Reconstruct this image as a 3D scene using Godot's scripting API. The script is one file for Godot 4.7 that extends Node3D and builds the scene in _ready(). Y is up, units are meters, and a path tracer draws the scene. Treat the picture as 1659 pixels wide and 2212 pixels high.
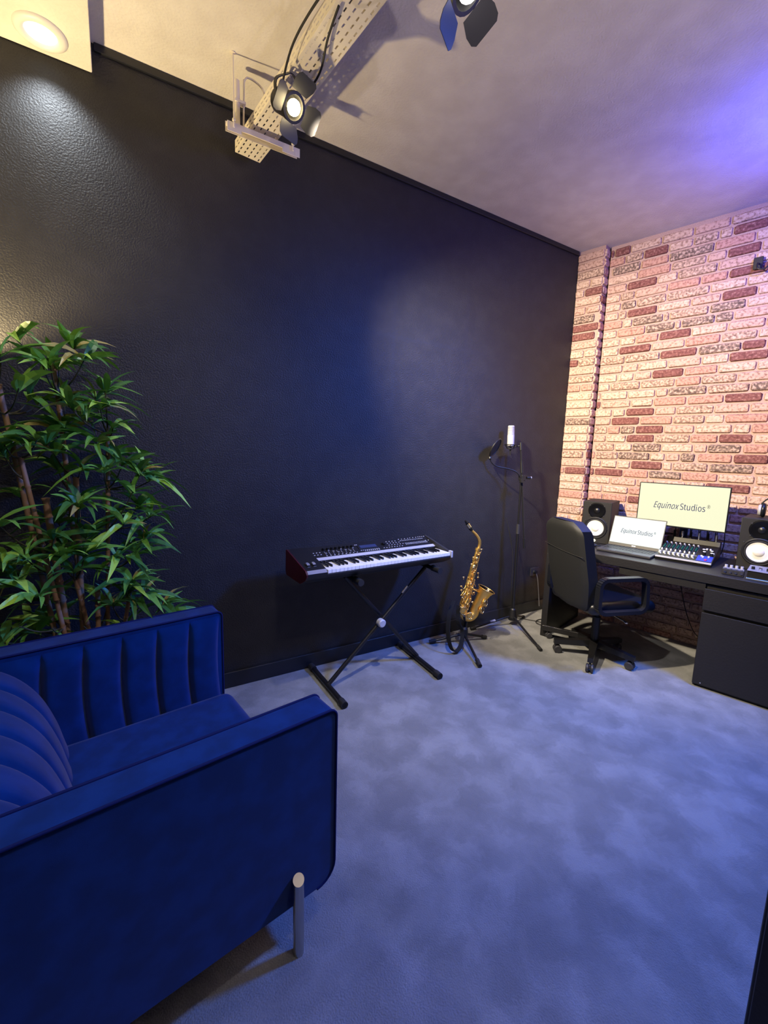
extends Node3D
# A small recording studio: black wall, brick wall, blue armchair, keyboard, saxophone, microphone and desk.
# x runs along the black wall towards the brick wall, -z into the black wall, y up, metres.

const EYE := 1.42
const WALL_Z := -2.503
const CEILING_Y := 3.119
const DESK_AT := Vector3(3.04, 0, -1.138)
const DESK_TURN := -1.3358
const BRICK_TURN := -1.3590

var M := {}
var taken := {}
var rng := RandomNumberGenerator.new()


# light of each lamp, and the exposure
const EXPOSURE := 1.0
const E_HALOGEN := 22.0
const E_SPOT2 := 4.2
const E_SPOT3 := 1.3
const E_DOWN := 0.42
const E_BLUE := 12.5
const E_GLOBE := 1.0
const E_WARM := 3.0
const E_CEILING_FILL := 2.8  # added fill for the ceiling
const E_SCREEN := 0.1


func _ready() -> void:
	var cam := Camera3D.new()
	cam.name = "camera"
	add_child(cam)
	cam.position = Vector3(0, EYE, 0)
	cam.rotation_order = EULER_ORDER_YXZ
	cam.rotation = Vector3(deg_to_rad(-8.15), deg_to_rad(-31.9), deg_to_rad(1.713))
	cam.keep_aspect = Camera3D.KEEP_HEIGHT
	cam.fov = rad_to_deg(2.0 * atan(1106.0 / 934.7))
	cam.near = 0.02
	cam.current = true
	var we := WorldEnvironment.new()
	var env := Environment.new()
	env.background_mode = Environment.BG_COLOR
	env.background_color = Color.BLACK
	env.tonemap_mode = Environment.TONE_MAPPER_LINEAR
	env.tonemap_exposure = EXPOSURE
	env.sdfgi_enabled = true
	env.ssao_enabled = true
	env.ssil_enabled = true
	we.environment = env
	add_child(we)
	materials()
	room()
	armchair()
	desk()
	plant()
	office_chair()
	keyboard()
	saxophone()
	microphone()
	desk_things()
	ceiling_things()
	floor_lamp("warm uplight floor lamp behind the bamboo plant at left edge", Vector3(-0.58, 0, -2.35), 1.725, Color(1.0, 0.88, 0.64), E_WARM)
	floor_lamp("added unseen white uplight behind the camera, brightening the ceiling", Vector3(0.9, 0, 1.15), 1.70, Color(1.0, 0.93, 0.95), E_CEILING_FILL)  # unseen lamp added to lift the ceiling brightness
	side_cabinet()


# ---------------------------------------------------------------- mesh builder
class MB:
	var v := PackedVector3Array()
	var n := PackedVector3Array()
	var t := Transform3D()

	func tri(a: Vector3, b: Vector3, c: Vector3, na: Vector3, nb: Vector3, nc: Vector3) -> void:
		a = t * a; b = t * b; c = t * c
		na = (t.basis * na).normalized(); nb = (t.basis * nb).normalized(); nc = (t.basis * nc).normalized()
		if (b - a).cross(c - a).dot(na + nb + nc) > 0.0:
			v.append_array([a, c, b]); n.append_array([na, nc, nb])
		else:
			v.append_array([a, b, c]); n.append_array([na, nb, nc])

	func quad(a: Vector3, b: Vector3, c: Vector3, d: Vector3, na: Vector3, nb: Vector3, nc: Vector3, nd: Vector3) -> void:
		tri(a, b, c, na, nb, nc)
		tri(a, c, d, na, nc, nd)

	func flat(a: Vector3, b: Vector3, c: Vector3, d: Vector3, nn: Vector3) -> void:
		quad(a, b, c, d, nn, nn, nn, nn)

	func box(c: Vector3, s: Vector3, bev := 0.0) -> void:
		var h := s * 0.5
		var e: float = minf(bev, minf(h.x, minf(h.y, h.z)) * 0.98)
		var i := Vector3(h.x - e, h.y - e, h.z - e)
		var ax := [Vector3.RIGHT, Vector3.UP, Vector3.BACK]
		for k in 3:
			var k1: int = (k + 1) % 3
			var k2: int = (k + 2) % 3
			for sg in [-1.0, 1.0]:
				var nn: Vector3 = ax[k] * sg
				var o: Vector3 = c + nn * h[k]
				var a1: Vector3 = ax[k1] * i[k1]
				var a2: Vector3 = ax[k2] * i[k2]
				flat(o - a1 - a2, o + a1 - a2, o + a1 + a2, o - a1 + a2, nn)
		if e <= 0.0:
			return
		for k in 3:                                     # edges along axis k
			var k1: int = (k + 1) % 3
			var k2: int = (k + 2) % 3
			for s1 in [-1.0, 1.0]:
				for s2 in [-1.0, 1.0]:
					var n1: Vector3 = ax[k1] * s1
					var n2: Vector3 = ax[k2] * s2
					var p1: Vector3 = c + n1 * h[k1] + n2 * i[k2]
					var p2: Vector3 = c + n1 * i[k1] + n2 * h[k2]
					var l: Vector3 = ax[k] * i[k]
					quad(p1 - l, p1 + l, p2 + l, p2 - l, n1, n1, n2, n2)
		for sx in [-1.0, 1.0]:
			for sy in [-1.0, 1.0]:
				for sz in [-1.0, 1.0]:
					var q := Vector3(sx, sy, sz)
					tri(c + q * Vector3(h.x, i.y, i.z), c + q * Vector3(i.x, h.y, i.z), c + q * Vector3(i.x, i.y, h.z), Vector3(sx, 0, 0), Vector3(0, sy, 0), Vector3(0, 0, sz))

	func soft(c: Vector3, s: Vector3, r: float, k := 4) -> void:     # a box with round edges
		var h := s * 0.5
		var e: float = minf(r, minf(h.x, minf(h.y, h.z)))
		var us := []
		for q in 4:
			for j in k + 1:
				us.append([PI * 0.5 * (q + float(j) / k), q])
		us.append([TAU, 0])
		var vs := []
		for q in 2:
			for j in k + 1:
				vs.append([PI * 0.5 * (q - 1 + float(j) / k), q])
		var sx := [1.0, -1.0, -1.0, 1.0]
		var sz := [1.0, 1.0, -1.0, -1.0]
		var pt := func(a: Array, b: Array) -> Array:
			var d := Vector3(cos(b[0]) * cos(a[0]), sin(b[0]), cos(b[0]) * sin(a[0]))
			var sg := Vector3(sx[a[1]], -1.0 if b[1] == 0 else 1.0, sz[a[1]])
			return [c + sg * (h - Vector3(e, e, e)) + d * e, d]
		for a in us.size() - 1:
			for b in vs.size() - 1:
				var p0: Array = pt.call(us[a], vs[b])
				var p1: Array = pt.call(us[a + 1], vs[b])
				var p2: Array = pt.call(us[a + 1], vs[b + 1])
				var p3: Array = pt.call(us[a], vs[b + 1])
				quad(p0[0], p1[0], p2[0], p3[0], p0[1], p1[1], p2[1], p3[1])
		for sg in [-1.0, 1.0]:
			var y: Vector3 = c + Vector3(0, sg * h.y, 0)
			flat(y + Vector3(e - h.x, 0, e - h.z), y + Vector3(h.x - e, 0, e - h.z), y + Vector3(h.x - e, 0, h.z - e), y + Vector3(e - h.x, 0, h.z - e), Vector3(0, sg, 0))

	func cyl(a: Vector3, b: Vector3, r0: float, r1 := -1.0, seg := 14, cap := true) -> void:
		if r1 < 0.0: r1 = r0
		var d := (b - a).normalized()
		var x := d.cross(Vector3.UP if absf(d.y) < 0.9 else Vector3.RIGHT).normalized()
		var y := d.cross(x)
		for k in seg:
			var f0 := TAU * k / seg
			var f1 := TAU * (k + 1) / seg
			var n0 := x * cos(f0) + y * sin(f0)
			var n1 := x * cos(f1) + y * sin(f1)
			quad(a + n0 * r0, a + n1 * r0, b + n1 * r1, b + n0 * r1, n0, n1, n1, n0)
			if cap:
				if r0 > 0.0: tri(a, a + n0 * r0, a + n1 * r0, -d, -d, -d)
				if r1 > 0.0: tri(b, b + n0 * r1, b + n1 * r1, d, d, d)

	func tube(pts: Array, r: Variant, seg := 8, cap := true, squash := 1.0) -> void:
		var m := pts.size()
		var rings := []
		var x := Vector3.ZERO
		for k in m:
			var p: Vector3 = pts[k]
			var d: Vector3 = (pts[mini(k + 1, m - 1)] - pts[maxi(k - 1, 0)]).normalized()
			if k == 0:
				x = d.cross(Vector3.UP if absf(d.y) < 0.95 else Vector3.RIGHT).normalized()
			else:
				x = (x - d * x.dot(d)).normalized()
			var y := d.cross(x)
			var rr: float = r[k] if r is Array else r
			var ring := []
			for j in seg:
				var f := TAU * j / seg
				var nn := (x * cos(f) + y * sin(f) * squash)
				ring.append([p + nn * rr, (x * cos(f) + y * sin(f) / squash).normalized()])
			rings.append([ring, p, d])
		for k in m - 1:
			for j in seg:
				var j1: int = (j + 1) % seg
				var A: Array = rings[k][0]
				var B: Array = rings[k + 1][0]
				quad(A[j][0], A[j1][0], B[j1][0], B[j][0], A[j][1], A[j1][1], B[j1][1], B[j][1])
		if cap:
			for e in [0, m - 1]:
				var R: Array = rings[e]
				var dd: Vector3 = R[2] * (-1.0 if e == 0 else 1.0)
				for j in seg:
					tri(R[1], R[0][j][0], R[0][(j + 1) % seg][0], dd, dd, dd)

	func ribbon(pts: Array, w: Vector3, th: float) -> void:          # a flat strap of width vector w
		for k in pts.size() - 1:
			var a: Vector3 = pts[k]
			var b: Vector3 = pts[k + 1]
			var nn := (b - a).cross(w).normalized()
			var o := nn * th * 0.5
			var h := w * 0.5
			flat(a - h + o, b - h + o, b + h + o, a + h + o, nn)
			flat(a - h - o, b - h - o, b + h - o, a + h - o, -nn)
			flat(a + h - o, b + h - o, b + h + o, a + h + o, w.normalized())
			flat(a - h - o, b - h - o, b - h + o, a - h + o, -w.normalized())

	func lathe(prof: Array, o: Vector3, axis: Vector3, seg := 24, smooth := false) -> void:   # prof: Vector2(radius, height)
		var d := axis.normalized()
		var x := d.cross(Vector3.UP if absf(d.y) < 0.9 else Vector3.RIGHT).normalized()
		var y := d.cross(x)
		var ns := []
		for k in prof.size() - 1:
			var e: Vector2 = prof[k + 1] - prof[k]
			ns.append(Vector2(e.y, -e.x).normalized())
		for k in prof.size() - 1:
			var a: Vector2 = prof[k]
			var b: Vector2 = prof[k + 1]
			var na: Vector2 = ns[k]
			var nb: Vector2 = ns[k]
			if smooth:
				if k > 0: na = (ns[k] + ns[k - 1]).normalized()
				if k < ns.size() - 1: nb = (ns[k] + ns[k + 1]).normalized()
			for j in seg:
				var c0 := x * cos(TAU * j / seg) + y * sin(TAU * j / seg)
				var c1 := x * cos(TAU * (j + 1) / seg) + y * sin(TAU * (j + 1) / seg)
				quad(o + c0 * a.x + d * a.y, o + c1 * a.x + d * a.y, o + c1 * b.x + d * b.y, o + c0 * b.x + d * b.y, c0 * na.x + d * na.y, c1 * na.x + d * na.y, c1 * nb.x + d * nb.y, c0 * nb.x + d * nb.y)

	func ball(c: Vector3, r: Vector3, seg := 12) -> void:
		var rows: int = maxi(4, int(seg / 2.0))
		for i in rows:
			for j in seg:
				var p := []
				for q in [[i, j], [i, j + 1], [i + 1, j + 1], [i + 1, j]]:
					var th: float = PI * q[0] / rows
					var ph: float = TAU * q[1] / seg
					p.append(Vector3(sin(th) * cos(ph), cos(th), sin(th) * sin(ph)))
				quad(c + p[0] * r, c + p[1] * r, c + p[2] * r, c + p[3] * r, p[0] / r, p[1] / r, p[2] / r, p[3] / r)

	func torus(c: Vector3, axis: Vector3, R: float, r: float, seg := 28, rs := 8) -> void:
		var d := axis.normalized()
		var x := d.cross(Vector3.UP if absf(d.y) < 0.9 else Vector3.RIGHT).normalized()
		var y := d.cross(x)
		var pn := func(i: int, j: int) -> Array:
			var o := x * cos(TAU * i / seg) + y * sin(TAU * i / seg)
			var nn := o * cos(TAU * j / rs) + d * sin(TAU * j / rs)
			return [c + o * R + nn * r, nn]
		for i in seg:
			for j in rs:
				var a: Array = pn.call(i, j); var b: Array = pn.call(i + 1, j); var e: Array = pn.call(i + 1, j + 1); var f: Array = pn.call(i, j + 1)
				quad(a[0], b[0], e[0], f[0], a[1], b[1], e[1], f[1])

	func prism(poly: Array, z0: float, z1: float) -> void:           # outline in x, y pulled along z
		var pp := PackedVector2Array(poly)
		var ids := Geometry2D.triangulate_polygon(pp)
		for k in range(0, ids.size(), 3):
			for z in [z0, z1]:
				var nn := Vector3(0, 0, 1.0 if z == maxf(z0, z1) else -1.0)
				var q := []
				for j in 3: q.append(Vector3(pp[ids[k + j]].x, pp[ids[k + j]].y, z))
				tri(q[0], q[1], q[2], nn, nn, nn)
		var area := 0.0
		for k in pp.size():
			area += pp[k].cross(pp[(k + 1) % pp.size()])
		for k in pp.size():
			var a := pp[k]
			var b := pp[(k + 1) % pp.size()]
			var e := (b - a) * (1.0 if area > 0 else -1.0)
			var nn := Vector3(e.y, -e.x, 0).normalized()
			flat(Vector3(a.x, a.y, z0), Vector3(b.x, b.y, z0), Vector3(b.x, b.y, z1), Vector3(a.x, a.y, z1), nn)

	func surf(fn: Callable, nu: int, nv: int, outward: Vector3) -> void:   # a grid over [0,1]x[0,1], normals from the grid
		var g := []
		for i in nu + 1:
			var row := []
			for j in nv + 1: row.append(fn.call(float(i) / nu, float(j) / nv))
			g.append(row)
		var nn := []
		for i in nu + 1:
			var row := []
			for j in nv + 1:
				var du: Vector3 = g[mini(i + 1, nu)][j] - g[maxi(i - 1, 0)][j]
				var dv: Vector3 = g[i][mini(j + 1, nv)] - g[i][maxi(j - 1, 0)]
				var c := du.cross(dv).normalized()
				row.append(c if c.dot(outward) > 0.0 else -c)
			nn.append(row)
		for i in nu:
			for j in nv:
				quad(g[i][j], g[i + 1][j], g[i + 1][j + 1], g[i][j + 1], nn[i][j], nn[i + 1][j], nn[i + 1][j + 1], nn[i][j + 1])

	func mesh() -> ArrayMesh:
		var a := []
		a.resize(Mesh.ARRAY_MAX)
		a[Mesh.ARRAY_VERTEX] = v
		a[Mesh.ARRAY_NORMAL] = n
		var m := ArrayMesh.new()
		m.add_surface_from_arrays(Mesh.PRIMITIVE_TRIANGLES, a)
		return m


# ---------------------------------------------------------------- scene helpers
func mb(t := Transform3D()) -> MB:
	var b := MB.new()
	b.t = t
	return b


func numbered(called: String) -> String:
	if not taken.has(called):
		taken[called] = 0
		return called
	taken[called] += 1
	return "%s_%03d" % [called, taken[called]]


func tag(o: Node, label: String, category: String, group := "") -> Node:
	o.set_meta("label", label)
	o.set_meta("category", category)
	if group: o.set_meta("group", group)
	return o


func thing(called: String, label: String, category: String, at := Vector3.ZERO, turn := 0.0, group := "") -> Node3D:
	var o := Node3D.new()
	o.name = numbered(called)
	add_child(o)
	o.position = at
	o.rotation.y = turn
	tag(o, label, category, group)
	return o


func part(b: MB, called: String, m: Material, parent: Node, label := "") -> MeshInstance3D:
	var o := MeshInstance3D.new()
	o.mesh = b.mesh()
	o.material_override = m
	o.name = called if parent != self else numbered(called)
	parent.add_child(o, true)
	if label: o.set_meta("label", label)
	return o


func shared(mesh: Mesh, called: String, m: Material, parent: Node, x: Transform3D) -> MeshInstance3D:
	var o := MeshInstance3D.new()
	o.mesh = mesh
	o.material_override = m
	o.name = called
	parent.add_child(o, true)
	o.transform = x
	return o


func struct(b: MB, called: String, m: Material) -> MeshInstance3D:
	var o := part(b, called, m, self)
	o.set_meta("kind", "structure")
	return o


func smooth(pts: Array, k := 6) -> Array:                            # Catmull-Rom through the points
	var out := []
	for i in pts.size() - 1:
		var p0 = pts[maxi(i - 1, 0)]; var p1 = pts[i]; var p2 = pts[i + 1]; var p3 = pts[mini(i + 2, pts.size() - 1)]
		for j in k:
			var f := float(j) / k
			out.append(0.5 * ((2.0 * p1) + (p2 - p0) * f + (2.0 * p0 - 5.0 * p1 + 4.0 * p2 - p3) * f * f + (3.0 * p1 - p0 - 3.0 * p2 + p3) * f * f * f))
	out.append(pts[-1])
	return out


func on_desk(u: float, y: float, w: float) -> Vector3:               # along the desk front, up, towards the wall
	return DESK_AT + Vector3(0.2329, 0, 0.9725) * u + Vector3(0.9725, 0, -0.2329) * w + Vector3(0, y, 0)


func text(words: String, height: float, depth: float, m: Material, parent: Node, at: Vector3, slant := 0.0, called := "lettering", wide := 0.0) -> MeshInstance3D:
	var tm := TextMesh.new()
	tm.text = words
	var f := SystemFont.new()
	f.font_names = PackedStringArray(["Droid Sans"])
	tm.font = f
	tm.font_size = 64
	tm.pixel_size = height / 64.0
	tm.depth = depth
	tm.horizontal_alignment = HORIZONTAL_ALIGNMENT_LEFT
	var o := MeshInstance3D.new()
	o.mesh = tm
	o.material_override = m
	o.name = called
	parent.add_child(o, true)
	var squeeze: float = wide / tm.get_aabb().size.x if wide > 0.0 else 1.0
	o.transform = Transform3D(Basis(Vector3(squeeze, 0, 0), Vector3(slant, 1, 0), Vector3(0, 0, 1)), at)
	return o


func lamp(l: Light3D, at: Vector3, towards: Vector3, color: Color, energy: float, size: float, parent: Node = self) -> Light3D:
	parent.add_child(l, true)
	l.global_position = at
	if towards != Vector3.ZERO:
		l.look_at(at + towards, Vector3.UP if absf(towards.normalized().y) < 0.98 else Vector3.RIGHT)
	l.light_color = color
	l.light_energy = energy
	l.light_size = size
	l.shadow_enabled = true
	if l is OmniLight3D: l.omni_range = 12.0; l.omni_attenuation = 2.0
	if l is SpotLight3D: l.spot_range = 12.0; l.spot_attenuation = 2.0
	if l is AreaLight3D: l.area_range = 12.0; l.area_attenuation = 2.0
	return l


func noise(freq: float, octaves := 4, size := 512, kind := FastNoiseLite.TYPE_SIMPLEX_SMOOTH, seed_ := 1) -> NoiseTexture2D:
	var f := FastNoiseLite.new()
	f.noise_type = kind
	f.frequency = freq
	f.fractal_octaves = octaves
	f.seed = seed_
	var t := NoiseTexture2D.new()
	t.width = size
	t.height = size
	t.seamless = true
	t.noise = f
	return t


func ramp(t: NoiseTexture2D, stops: Array) -> NoiseTexture2D:
	var g := Gradient.new()
	var off := PackedFloat32Array()
	var col := PackedColorArray()
	for s in stops:
		off.append(s[0]); col.append(s[1])
	g.offsets = off
	g.colors = col
	t.color_ramp = g
	return t


func bump(t: NoiseTexture2D, strength: float) -> NoiseTexture2D:
	t.as_normal_map = true
	t.bump_strength = strength
	return t


func mat(called: String, c: Color, rough: float, metal := 0.0, spec := 0.5) -> StandardMaterial3D:
	var m := StandardMaterial3D.new()
	m.resource_name = called
	m.albedo_color = c
	m.roughness = rough
	m.metallic = metal
	m.metallic_specular = spec
	M[called] = m
	return m


func tiled(m: StandardMaterial3D, scale: float, albedo: Texture2D, normal: Texture2D = null, depth := 1.0) -> void:
	m.uv1_triplanar = true
	m.uv1_world_triplanar = true
	m.uv1_scale = Vector3(scale, scale, scale)
	if albedo: m.albedo_texture = albedo
	if normal:
		m.normal_enabled = true
		m.normal_texture = normal
		m.normal_scale = depth


func glow(called: String, c: Color, energy: float) -> void:
	var m := mat(called, Color(c.r * 0.1, c.g * 0.1, c.b * 0.1), 0.5)
	m.emission_enabled = true
	m.emission = c
	m.emission_energy_multiplier = energy


func s3(r: int, g: int, b: int) -> Color:
	return Color(r / 255.0, g / 255.0, b / 255.0)


# ---------------------------------------------------------------- materials
func materials() -> void:
	var m := mat("carpet", Color.WHITE, 0.95, 0.0, 0.2)
	var pile := noise(0.0075, 6, 1024)
	var warped: FastNoiseLite = pile.noise
	warped.domain_warp_enabled = true
	warped.domain_warp_amplitude = 60.0
	warped.domain_warp_frequency = 0.012
	tiled(m, 0.5, ramp(pile, [[0.2, s3(121, 122, 122)], [0.5, s3(133, 134, 134)], [0.8, s3(146, 147, 147)]]), bump(noise(0.30, 3, 1024, FastNoiseLite.TYPE_SIMPLEX, 4), 4.0), 0.3)
	m = mat("ceiling_paint", Color.WHITE, 0.85, 0.0, 0.3)
	tiled(m, 0.8, ramp(noise(0.01, 4, 512, FastNoiseLite.TYPE_SIMPLEX_SMOOTH, 7), [[0.2, s3(224, 219, 211)], [0.8, s3(234, 230, 222)]]), bump(noise(0.15, 3, 512, FastNoiseLite.TYPE_SIMPLEX, 8), 1.5), 0.35)
	m = mat("black_paint", Color.WHITE, 0.56, 0.0, 0.5)
	tiled(m, 1.6, ramp(noise(0.008, 4, 512, FastNoiseLite.TYPE_SIMPLEX_SMOOTH, 9), [[0.2, s3(34, 34, 37)], [0.8, s3(40, 40, 43)]]), bump(noise(0.055, 4, 1024, FastNoiseLite.TYPE_SIMPLEX_SMOOTH, 10), 5.0), 0.6)
	mat("black_gloss_trim", s3(30, 31, 36), 0.38)
	var speck := [[0.0, 1], [0.35, 1]]
	# bricks: worn faces, cream whitewash over red and dark clay
	var kinds := {
		"brick_cream": [[0.26, s3(158, 126, 110)], [0.38, s3(208, 176, 158)], [0.6, s3(220, 190, 172)], [0.8, s3(232, 208, 192)]],
		"brick_rose": [[0.24, s3(156, 120, 106)], [0.38, s3(206, 170, 154)], [0.7, s3(218, 184, 168)]],
		"brick_terracotta": [[0.25, s3(156, 112, 100)], [0.45, s3(198, 152, 138)], [0.7, s3(210, 168, 152)]],
		"brick_red": [[0.25, s3(112, 72, 70)], [0.5, s3(140, 92, 88)], [0.7, s3(152, 106, 100)], [0.85, s3(192, 154, 142)]],
		"brick_dark": [[0.28, s3(100, 84, 78)], [0.46, s3(140, 118, 108)], [0.6, s3(176, 148, 134)], [0.74, s3(220, 194, 176)]],
		"brick_brown": [[0.28, s3(128, 104, 94)], [0.43, s3(176, 146, 130)], [0.58, s3(206, 174, 156)], [0.75, s3(224, 198, 180)]],
	}
	var k := 20
	for name_ in kinds:
		m = mat(name_, Color.WHITE, 0.9, 0.0, 0.3)
		tiled(m, 2.6, ramp(noise(0.032, 5, 512, FastNoiseLite.TYPE_SIMPLEX_SMOOTH, k), kinds[name_]), bump(noise(0.08, 4, 512, FastNoiseLite.TYPE_SIMPLEX, k + 1), 5.0), 0.55)
		k += 2
	m = mat("mortar", Color.WHITE, 0.95, 0.0, 0.2)
	tiled(m, 3.0, ramp(noise(0.08, 4, 512, FastNoiseLite.TYPE_SIMPLEX_SMOOTH, 40), [[0.2, s3(186, 156, 144)], [0.8, s3(206, 178, 166)]]))
	m = mat("velvet", Color.WHITE, 0.9, 0.0, 0.15)
	tiled(m, 1.5, ramp(noise(0.012, 5, 512, FastNoiseLite.TYPE_SIMPLEX_SMOOTH, 41), [[0.25, s3(1, 38, 92)], [0.75, s3(3, 47, 110)]]), bump(noise(0.45, 2, 1024, FastNoiseLite.TYPE_SIMPLEX, 42), 1.0), 0.15)
	m.rim_enabled = true
	m.rim = 0.3
	m.rim_tint = 1.0
	mat("velvet_piping", s3(7, 22, 74), 0.8, 0.0, 0.3)
	mat("steel", s3(196, 194, 188), 0.22, 1.0)
	mat("chrome", s3(225, 225, 228), 0.12, 1.0)
	mat("black_metal", s3(24, 24, 26), 0.38, 0.0, 0.5)
	mat("black_rubber", s3(30, 30, 31), 0.7)
	mat("black_plastic", s3(20, 20, 22), 0.48)
	mat("dark_grey_plastic", s3(46, 46, 50), 0.5)
	mat("grey_plastic", s3(128, 128, 136), 0.5)
	mat("silver_plastic", s3(182, 182, 188), 0.4)
	mat("white_plastic", s3(232, 232, 230), 0.4)
	mat("cream_metal", s3(240, 232, 214), 0.45)
	mat("white_key", s3(240, 240, 240), 0.25)
	mat("burgundy", s3(70, 14, 26), 0.45)
	mat("teal_plastic", s3(16, 84, 78), 0.5)
	mat("blue_panel", s3(28, 52, 190), 0.5)
	mat("red_plastic", s3(200, 30, 50), 0.5)
	mat("wood_black", s3(25, 24, 25), 0.5)
	tiled(M.wood_black, 2.0, null, bump(noise(0.05, 4, 512, FastNoiseLite.TYPE_SIMPLEX, 50), 2.0), 0.25)
	mat("vinyl", s3(27, 28, 28), 0.62)
	tiled(M.vinyl, 5.0, null, bump(noise(0.12, 3, 512, FastNoiseLite.TYPE_CELLULAR, 51), 2.0), 0.3)
	mat("leather", s3(22, 24, 30), 0.35)
	mat("lacquer", s3(255, 208, 112), 0.36, 0.92)
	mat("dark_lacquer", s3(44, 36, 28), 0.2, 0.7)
	mat("nickel", s3(250, 226, 170), 0.25, 1.0)
	mat("ebonite", s3(14, 14, 15), 0.2)
	mat("strap_cloth", s3(16, 16, 17), 0.85)
	mat("cone_white", s3(236, 234, 228), 0.5)
	mat("cabinet_black", s3(24, 23, 23), 0.6)
	mat("lcd", s3(52, 60, 92), 0.15)
	mat("screen_ink", s3(52, 54, 84), 0.9, 0.0, 0.0)
	mat("cane", s3(150, 116, 86), 0.6)
	mat("twig", s3(70, 66, 44), 0.8)
	mat("soil", s3(52, 40, 32), 0.95)
	mat("pot_clay", s3(52, 50, 50), 0.7)
	for g in [["leaf_dark", s3(66, 118, 54)], ["leaf_mid", s3(110, 168, 70)], ["leaf_bright", s3(164, 214, 88)], ["leaf_dry", s3(168, 158, 90)]]:
		m = mat(g[0], g[1], 0.42, 0.0, 0.45)
		m.backlight_enabled = true
		m.backlight = Color(0.25, 0.35, 0.10)
	glow("downlight_glow", Color(0.96, 0.98, 1.0), 3.0)
	glow("halogen_glow", Color(1.0, 0.9, 0.66), 40.0)
	glow("warm_glow", Color(1.0, 0.80, 0.45), 6.0)
	glow("blue_glow", Color(0.25, 0.3, 1.0), 5.0)
	glow("white_lamp_glow", Color(1.0, 0.97, 0.95), 4.0)
	glow("monitor_glow", Color(1.0, 1.0, 0.84), 0.93)
	glow("laptop_glow", Color(0.90, 0.97, 0.96), 0.9)
	glow("indicator_glow", Color(1.0, 0.97, 0.80), 2.5)
	glow("blue_lit_lip_glow", Color(0.45, 0.65, 1.0), 1.2)  # emission standing in for blue light on the interface lip


# ---------------------------------------------------------------- the room
func room() -> void:
	var b := mb()
	b.box(Vector3(1.0, -0.05, -0.45), Vector3(7.2, 0.1, 4.6))
	struct(b, "floor", M.carpet)
	b = mb()
	b.box(Vector3(1.0, CEILING_Y + 0.05, -0.45), Vector3(7.2, 0.1, 4.6))
	var top := struct(b, "ceiling", M.ceiling_paint)
	b = mb()
	b.box(Vector3(-1.2, 3.0595, -0.45), Vector3(2.4, 0.123, 4.1), 0.004)
	part(b, "soffit", M.ceiling_paint, top)
	b = mb()
	b.box(Vector3(0.6, 1.56, WALL_Z - 0.05), Vector3(6.2, 3.2, 0.1))
	struct(b, "wall_left", M.black_paint)
	b = mb()
	b.box(Vector3(0.53, 0.048, WALL_Z + 0.008), Vector3(5.78, 0.096, 0.016), 0.004)
	struct(b, "baseboard_left", M.black_gloss_trim)
	b = mb()
	b.box(Vector3(1.71, CEILING_Y - 0.017, WALL_Z + 0.007), Vector3(3.4, 0.034, 0.014), 0.003)
	struct(b, "trim_1", M.black_gloss_trim)
	b = mb()
	b.box(Vector3(-2.4, 1.56, -0.45), Vector3(0.1, 3.2, 4.3))
	struct(b, "wall_front", M.black_paint)
	b = mb()
	b.box(Vector3(1.0, 1.56, 1.65), Vector3(7.0, 3.2, 0.1))
	struct(b, "wall_right", M.black_paint)
	brick_wall()


var brick_cache := {}


func brick_mesh(length: float, variant: int) -> Mesh:
	var q: int = int(round(length * 200.0))
	var key := q * 10 + variant
	if not brick_cache.has(key):
		var b := mb()
		var l := q / 200.0
		b.box(Vector3.ZERO, Vector3(l, 0.0585 - 0.002 * (variant % 3), 0.024), 0.008 + 0.0015 * (variant % 2))
		var r := RandomNumberGenerator.new()
		r.seed = key
		var move := {}
		for k in b.v.size():                            # knock the corners about a little
			var id := b.v[k].snapped(Vector3(0.0005, 0.0005, 0.0005))
			if not move.has(id): move[id] = Vector3(r.randf_range(-1, 1), r.randf_range(-1, 1), r.randf_range(-0.6, 0.6)) * 0.0022
			b.v[k] += move[id]
		brick_cache[key] = b.mesh()
	return brick_cache[key]


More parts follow.
